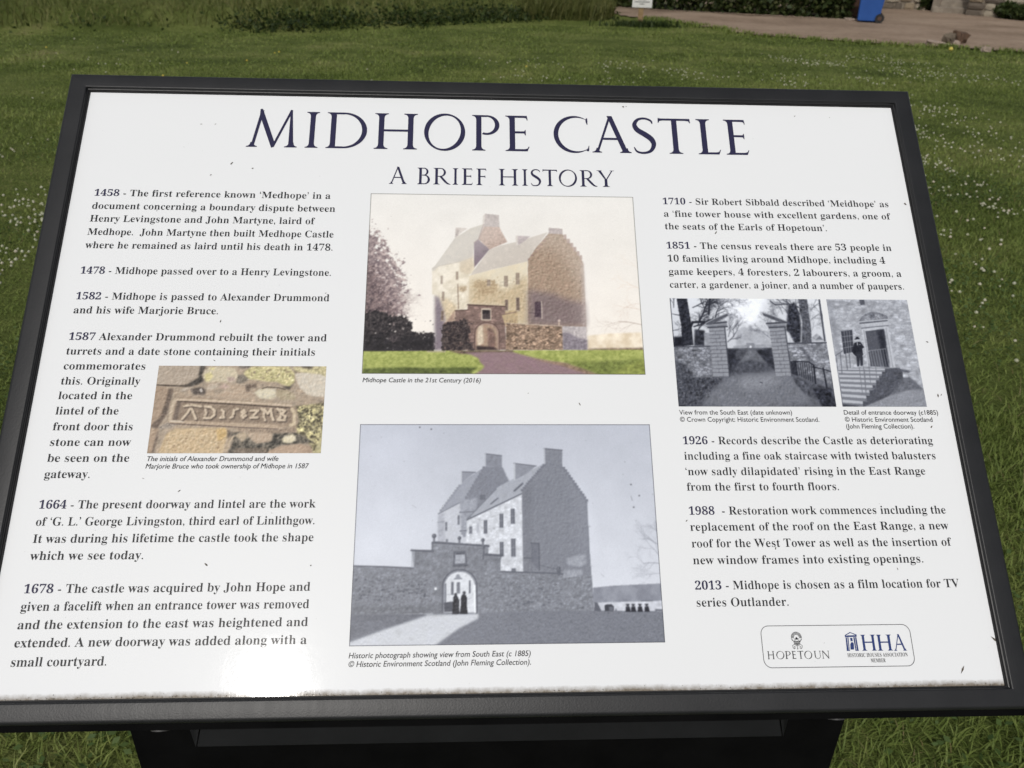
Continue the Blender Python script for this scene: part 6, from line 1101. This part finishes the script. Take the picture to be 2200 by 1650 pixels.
# ---------------------------------------------------------------- hedge along the far side of the path
M_BARK = varied('bark', (0.035, 0.028, 0.02), (0.09, 0.072, 0.052), 9, 0.95, 0.5, 0.02)
def hedge(pts, depth, height, n_, label, seed):
    rng = np.random.default_rng(seed); P0 = np.array(pts, float); root = empty('hedge', (*P0.mean(0), 0)); org = np.array([*P0.mean(0), 0]); tag(root, label, 'hedge')
    seg = np.diff(P0, axis=0); Ls = np.hypot(seg[:, 0], seg[:, 1]); cum = np.concatenate([[0], np.cumsum(Ls)])
    t = rng.uniform(0, cum[-1], n_); k = np.clip(np.searchsorted(cum, t)-1, 0, len(seg)-1); u = ((t-cum[k])/Ls[k])[:, None]; c_ = P0[k]+seg[k]*u
    nr = np.stack([-seg[k][:, 1], seg[k][:, 0]], 1)/Ls[k][:, None]
    z = rng.beta(1.1, 1.25, n_)*height*(0.8+0.35*vn(t, t*0, 0.9, seed)); bulge = 0.75+0.5*vn(t*1.3, z*2.2, 1.1, seed+1)
    dd = (rng.beta(0.9, 1.6, n_)-0.12)*depth; dd = dd-0.28*bulge*np.sin(np.clip(z/height, 0, 1)*math.pi)
    Q = np.concatenate([c_+nr*dd[:, None], z[:, None]], 1)-org
    V, L, S = leaves(Q, rng.uniform(0.035, 0.085, n_), rng); o = fast_mesh('foliage', V, L, S, None, M_HEDGE, root); o['kind'] = 'stuff'
    for j in range(int(cum[-1]/0.8)):
        tt = (j+0.5)*0.8; kk = min(np.searchsorted(cum, tt)-1, len(seg)-1); b = P0[kk]+seg[kk]*(tt-cum[kk])/Ls[kk]+nr[0]*depth*0.5-org[:2]
        MB().tube([(b[0], b[1], -0.05), (b[0]+rng.normal(0, .1), b[1], height*0.4), (b[0]+rng.normal(0, .2), b[1]+rng.normal(0, .2), height*0.85)], [0.05, 0.035, 0.012], 7).build('stem', M_BARK, root, True)
    return root
hedge([(1.2, 24.9), (4.55, 22.75), (5.7, 22.15), (7.7, 21.35), (9.15, 20.95)], 1.3, 2.1, 26000, 'dark leafy hedge along the far side of the earth path', 5)
hedge([(9.2, 21.9), (10.6, 24.2), (11.5, 25.6)], 1.0, 1.9, 9000, 'dark leafy bush behind the two wheeled bins', 6)
hedge([(12.9, 25.3), (13.35, 25.35)], 0.5, 1.5, 2600, 'small dark bush between the rubble wall and the stone steps', 7)
hedge([(14.25, 23.3), (14.0, 22.3), (14.3, 21.7)], 0.35, 0.42, 2000, 'low weeds growing at the foot of the wall right of the steps', 8)

# ---------------------------------------------------------------- notice on a wooden post
M_WOOD = varied('pale_post_wood', (0.16, 0.105, 0.05), (0.25, 0.175, 0.09), 12, 0.8, 0.3, 0.004)
M_SIGN = varied('notice_board', (0.50, 0.50, 0.48), (0.58, 0.58, 0.56), 5, 0.55, 0)
M_SIGNINK = varied('notice_ink', (0.03, 0.03, 0.03), (0.06, 0.06, 0.06), 40, 0.6, 0)
M_SIGNRED = varied('notice_red', (0.22, 0.10, 0.09), (0.30, 0.16, 0.14), 12, 0.6, 0)
ns = empty('notice_sign', (3.40, 17.78, 0), math.radians(-8)); tag(ns, 'small white notice on a short wooden post at the lawn edge', 'sign')
MB().box(-0.055, 0.045, 0.0, 0.06, -0.05, 0.95).build('post', M_WOOD, ns, bevel=0.005)
MB().box(-0.195, 0.205, -0.018, -0.002, 0.352, 0.93).build('board', M_SIGN, ns, bevel=0.002)
def lines_of_print(y, x0, x1, z, h, mat, nm, rng=random.Random(4)):
    m_ = MB(); x = x0
    while x < x1:
        w_ = min(rng.uniform(0.012, 0.034), x1-x)
        if w_ > 0.006: m_.add([(x, y, z-h*rng.uniform(.45, .62)), (x+w_, y, z-h*rng.uniform(.45, .62)), (x+w_, y, z+h*rng.uniform(.4, .6)), (x, y, z+h*rng.uniform(.4, .6))], [(0, 1, 2, 3)])
        x += w_+0.005
    return m_.build(nm, mat, ns)
lines_of_print(-0.0205, -0.165, 0.18, 0.545, 0.016, M_SIGNINK, 'print_line'); lines_of_print(-0.0205, -0.085, 0.08, 0.502, 0.016, M_SIGNINK, 'print_line')
lines_of_print(-0.0205, -0.15, 0.155, 0.458, 0.016, M_SIGNINK, 'print_line'); lines_of_print(-0.0205, -0.05, 0.045, 0.418, 0.015, M_SIGNINK, 'print_line')
MB().add([(-0.11, -0.0205, 0.60), (0.13, -0.0205, 0.60), (0.10, -0.0205, 0.72), (-0.08, -0.0205, 0.72)], [(0, 1, 2, 3)]).build('emblem', M_SIGNRED, ns)

# ---------------------------------------------------------------- wheeled bins
M_BINBLUE = varied('blue_plastic', (0.014, 0.060, 0.23), (0.020, 0.078, 0.28), 3, 0.5, 0.15, 0.004)
M_BINBROWN = varied('brown_plastic', (0.050, 0.026, 0.018), (0.075, 0.042, 0.028), 3, 0.6, 0.15, 0.004)
M_RUBBER = varied('rubber', (0.012, 0.012, 0.012), (0.025, 0.025, 0.025), 9, 0.8, 0.1)
def wheeled_bin(loc, rz, mat, label):
    """front faces -x, wheels at +x"""
    b = empty('wheeled_bin', loc, rz); tag(b, label, 'bin', 'wheeled bins by the hedge')
    m_ = MB(); W0, W1 = 0.235, 0.285
    m_.frustum((-0.26, 0.20, -W0, W0), (-0.285, 0.25, -W0-0.03, W0+0.03), 0.03, 0.62); m_.frustum((-0.285, 0.25, -W0-0.03, W0+0.03), (-0.31, 0.30, -W1, W1), 0.62, 0.985)
    m_.build('body', mat, b, bevel=0.02)
    MB().box(-0.335, 0.32, -W1-0.018, W1+0.018, 0.985, 1.015).build('rim', mat, b, bevel=0.008)
    l_ = MB(); l_.frustum((-0.35, 0.33, -W1-0.015, W1+0.015), (-0.30, 0.30, -W1+0.03, W1-0.03), 1.018, 1.075); l_.build('lid', mat, b, bevel=0.012)
    MB().tube([(0.37, -0.22, 0.995), (0.37, 0.22, 0.995)], 0.016, 10).build('handle', mat, b, True)
    MB().tube([(0.21, -0.27, 0.10), (0.21, 0.27, 0.10)], 0.012, 8).build('axle', M_RUBBER, b, True)
    for s in (-1, 1):
        w_ = MB().tube([(0.21, s*0.25, 0.10), (0.21, s*0.30, 0.10)], 0.10, 20).build('wheel', M_RUBBER, b, True); MB().tube([(0.21, s*0.302, 0.10), (0.21, s*0.308, 0.10)], 0.045, 14).build('hub', M_BINBROWN if mat != M_BINBROWN else M_RUBBER, w_, True)
    return b
wheeled_bin((9.21, 20.06, 0.03), math.radians(-22), M_BINBLUE, 'bright blue plastic wheeled bin standing on the earth path')
wheeled_bin((9.42, 21.38, 0.03), math.radians(-30), M_BINBROWN, 'brown wheeled bin half hidden behind the blue bin')

# ---------------------------------------------------------------- rubble walls and steps
M_MORTAR = varied('lime_mortar', (0.15, 0.125, 0.095), (0.24, 0.205, 0.16), 10, 0.95, 0.5, 0.02)
STONES = [varied('sandstone', (0.17, 0.135, 0.09), (0.27, 0.22, 0.155), 6, 0.9, 0.5, 0.02), varied('pale_sandstone', (0.24, 0.205, 0.155), (0.36, 0.32, 0.25), 6, 0.9, 0.5, 0.02), varied('dark_whinstone', (0.08, 0.066, 0.052), (0.15, 0.125, 0.10), 7, 0.9, 0.5, 0.02)]
def lump(rng, sx, sy, sz, seg=1, jit=0.16, flat=0.0):
    bm = bmesh.new(); bmesh.ops.create_cube(bm, size=2.0); bmesh.ops.subdivide_edges(bm, edges=bm.edges[:], cuts=seg, use_grid_fill=True)
    for v_ in bm.verts:
        c_ = v_.co.copy(); q = c_.normalized()*1.25; c_ = c_.lerp(q, 0.45); c_ += Vector([rng.uniform(-jit, jit) for _ in range(3)]); v_.co = Vector((c_.x*sx, c_.y*sy, c_.z*sz))
    me = bpy.data.meshes.new('stone'); bm.to_mesh(me); bm.free(); return me
rs = random.Random(3)
STONE_ME = []
for k in range(9):
    me = lump(rs, 1, 1, 1); me.materials.append(STONES[k % 3]); STONE_ME.append(me)
def rubble_wall(a, b, h, label, thick=0.45, seed=1):
    """mortar core with projecting stones on the face towards the lawn"""
    rg = random.Random(seed); A, B = Vector((*a, 0)), Vector((*b, 0)); d = (B-A); L = d.length; rz = math.atan2(d.y, d.x)
    w = empty('stone_wall', A, rz); tag(w, label, 'wall')
    m_ = MB(); n_ = max(2, int(L/0.5)); 
    m_.box(0, L, 0, thick, -0.1, h); m_.build('core', M_MORTAR, w)
    z = -0.02
    while z < h-0.05:
        ch = rg.uniform(0.13, 0.24); x = rg.uniform(-0.1, 0.05)
        while x < L:
            sw = rg.uniform(0.16, 0.46)
            s = bpy.data.objects.new('stone', STONE_ME[rg.randrange(9)]); link(s, w)
            s.location = (x+sw/2, 0.015, z+ch/2); s.scale = (sw*0.47, rg.uniform(0.05, 0.10), ch*0.45*rg.uniform(0.8, 1.05)); s.rotation_euler = (0, rg.uniform(-0.06, 0.06), 0)
            x += sw+rg.uniform(0.0, 0.05)
        z += ch
    return w
rubble_wall((10.9, 25.75), (13.05, 25.25), 1.7, 'rubble stone wall behind the path, left of the steps', seed=2)
rubble_wall((13.45, 23.55), (16.4, 20.2), 1.6, 'rubble stone wall at the far right, beside the steps', seed=5)
M_STEP = varied('worn_step_stone', (0.15, 0.125, 0.10), (0.26, 0.225, 0.18), 5, 0.9, 0.4, 0.02)
sp = empty('stone_steps', (13.42, 24.0, 0.0), math.radians(-28)); tag(sp, 'worn stone steps rising between two rubble walls', 'steps')
for k in range(8):
    m_ = MB(); x0 = -0.62 if k == 0 else -0.45
    m_.box(x0, 0.62, 0.06+0.30*k, 0.06+0.30*k+0.46, 0.0 if k == 0 else 0.165*k-0.02, 0.165*(k+1)); o = m_.build('step', M_STEP, sp, bevel=0.015)
m_ = MB(); m_.box(-0.66, -0.47, 0.40, 2.4, 0, 1.3); m_.build('side_pier', M_STEP, sp, bevel=0.02)
m_ = MB(); m_.box(-0.45, 0.62, 2.45, 3.2, 0, 1.30); m_.build('landing', M_STEP, sp)

# ---------------------------------------------------------------- rubble heap at the lawn edge and litter
M_MOSS = varied('mossy_stone', (0.07, 0.055, 0.04), (0.16, 0.13, 0.095), 9, 0.95, 0.6, 0.02); M_RUST = varied('weathered_log', (0.055, 0.034, 0.022), (0.12, 0.075, 0.05), 9, 0.95, 0.6, 0.02)
M_PALE = varied('pale_slab', (0.23, 0.18, 0.145), (0.36, 0.29, 0.24), 7, 0.9, 0.5, 0.02)
def rock(name, loc, sc, rot, mat, label, cat, seed, grp='rubble heap at the lawn edge'):
    me = lump(random.Random(seed), *sc, seg=2, jit=0.17); me.materials.append(mat); o = link(bpy.data.objects.new(name, me)); o.location = loc; o.rotation_euler = rot; return tag(o, label, cat, grp)
rock('log', (8.93, 15.50, 0.10), (0.12, 0.11, 0.115), (0.2, 0.15, 0.4), M_RUST, 'brown weathered log end, tallest piece of the rubble heap', 'log', 1)
rock('rock', (8.70, 15.42, 0.085), (0.095, 0.09, 0.09), (0.1, -0.5, 0.7), M_MOSS, 'greyish brown rock leaning against the log end', 'rock', 2)
rock('stone_slab', (8.34, 15.12, 0.045), (0.19, 0.10, 0.035), (0.05, 0.12, 0.2), M_PALE, 'pale flat stone slab at the left of the rubble heap', 'stone', 3)
rock('stone', (8.74, 15.22, 0.045), (0.06, 0.05, 0.045), (0.3, 0.1, 1.2), M_PALE, 'small pale stone in front of the weathered log end', 'stone', 4)
rock('stone', (8.77, 14.29, 0.045), (0.075, 0.05, 0.04), (0, 0.1, 0.3), M_PALE, 'pale stone lying alone in the grass at the far right', 'stone', 5, None)
rock('stone', (8.86, 20.35, 0.05), (0.11, 0.08, 0.035), (0, 0.05, 0.2), M_PALE, 'flat pale stone left of the blue bin', 'stone', 8, None)
M_BALL = varied('yellow_plastic', (0.40, 0.34, 0.06), (0.50, 0.43, 0.11), 20, 0.5, 0.1)
bm = bmesh.new(); bmesh.ops.create_icosphere(bm, subdivisions=2, radius=0.036); me = bpy.data.meshes.new('yellow_ball'); bm.to_mesh(me); bm.free(); me.materials.append(M_BALL); o = link(bpy.data.objects.new('yellow_ball', me)); o.location = (8.08, 14.16, 0.05); o.scale = (1.05, 1, 0.92)
tag(o, 'small round yellow object on the lawn near the rubble heap', 'ball')
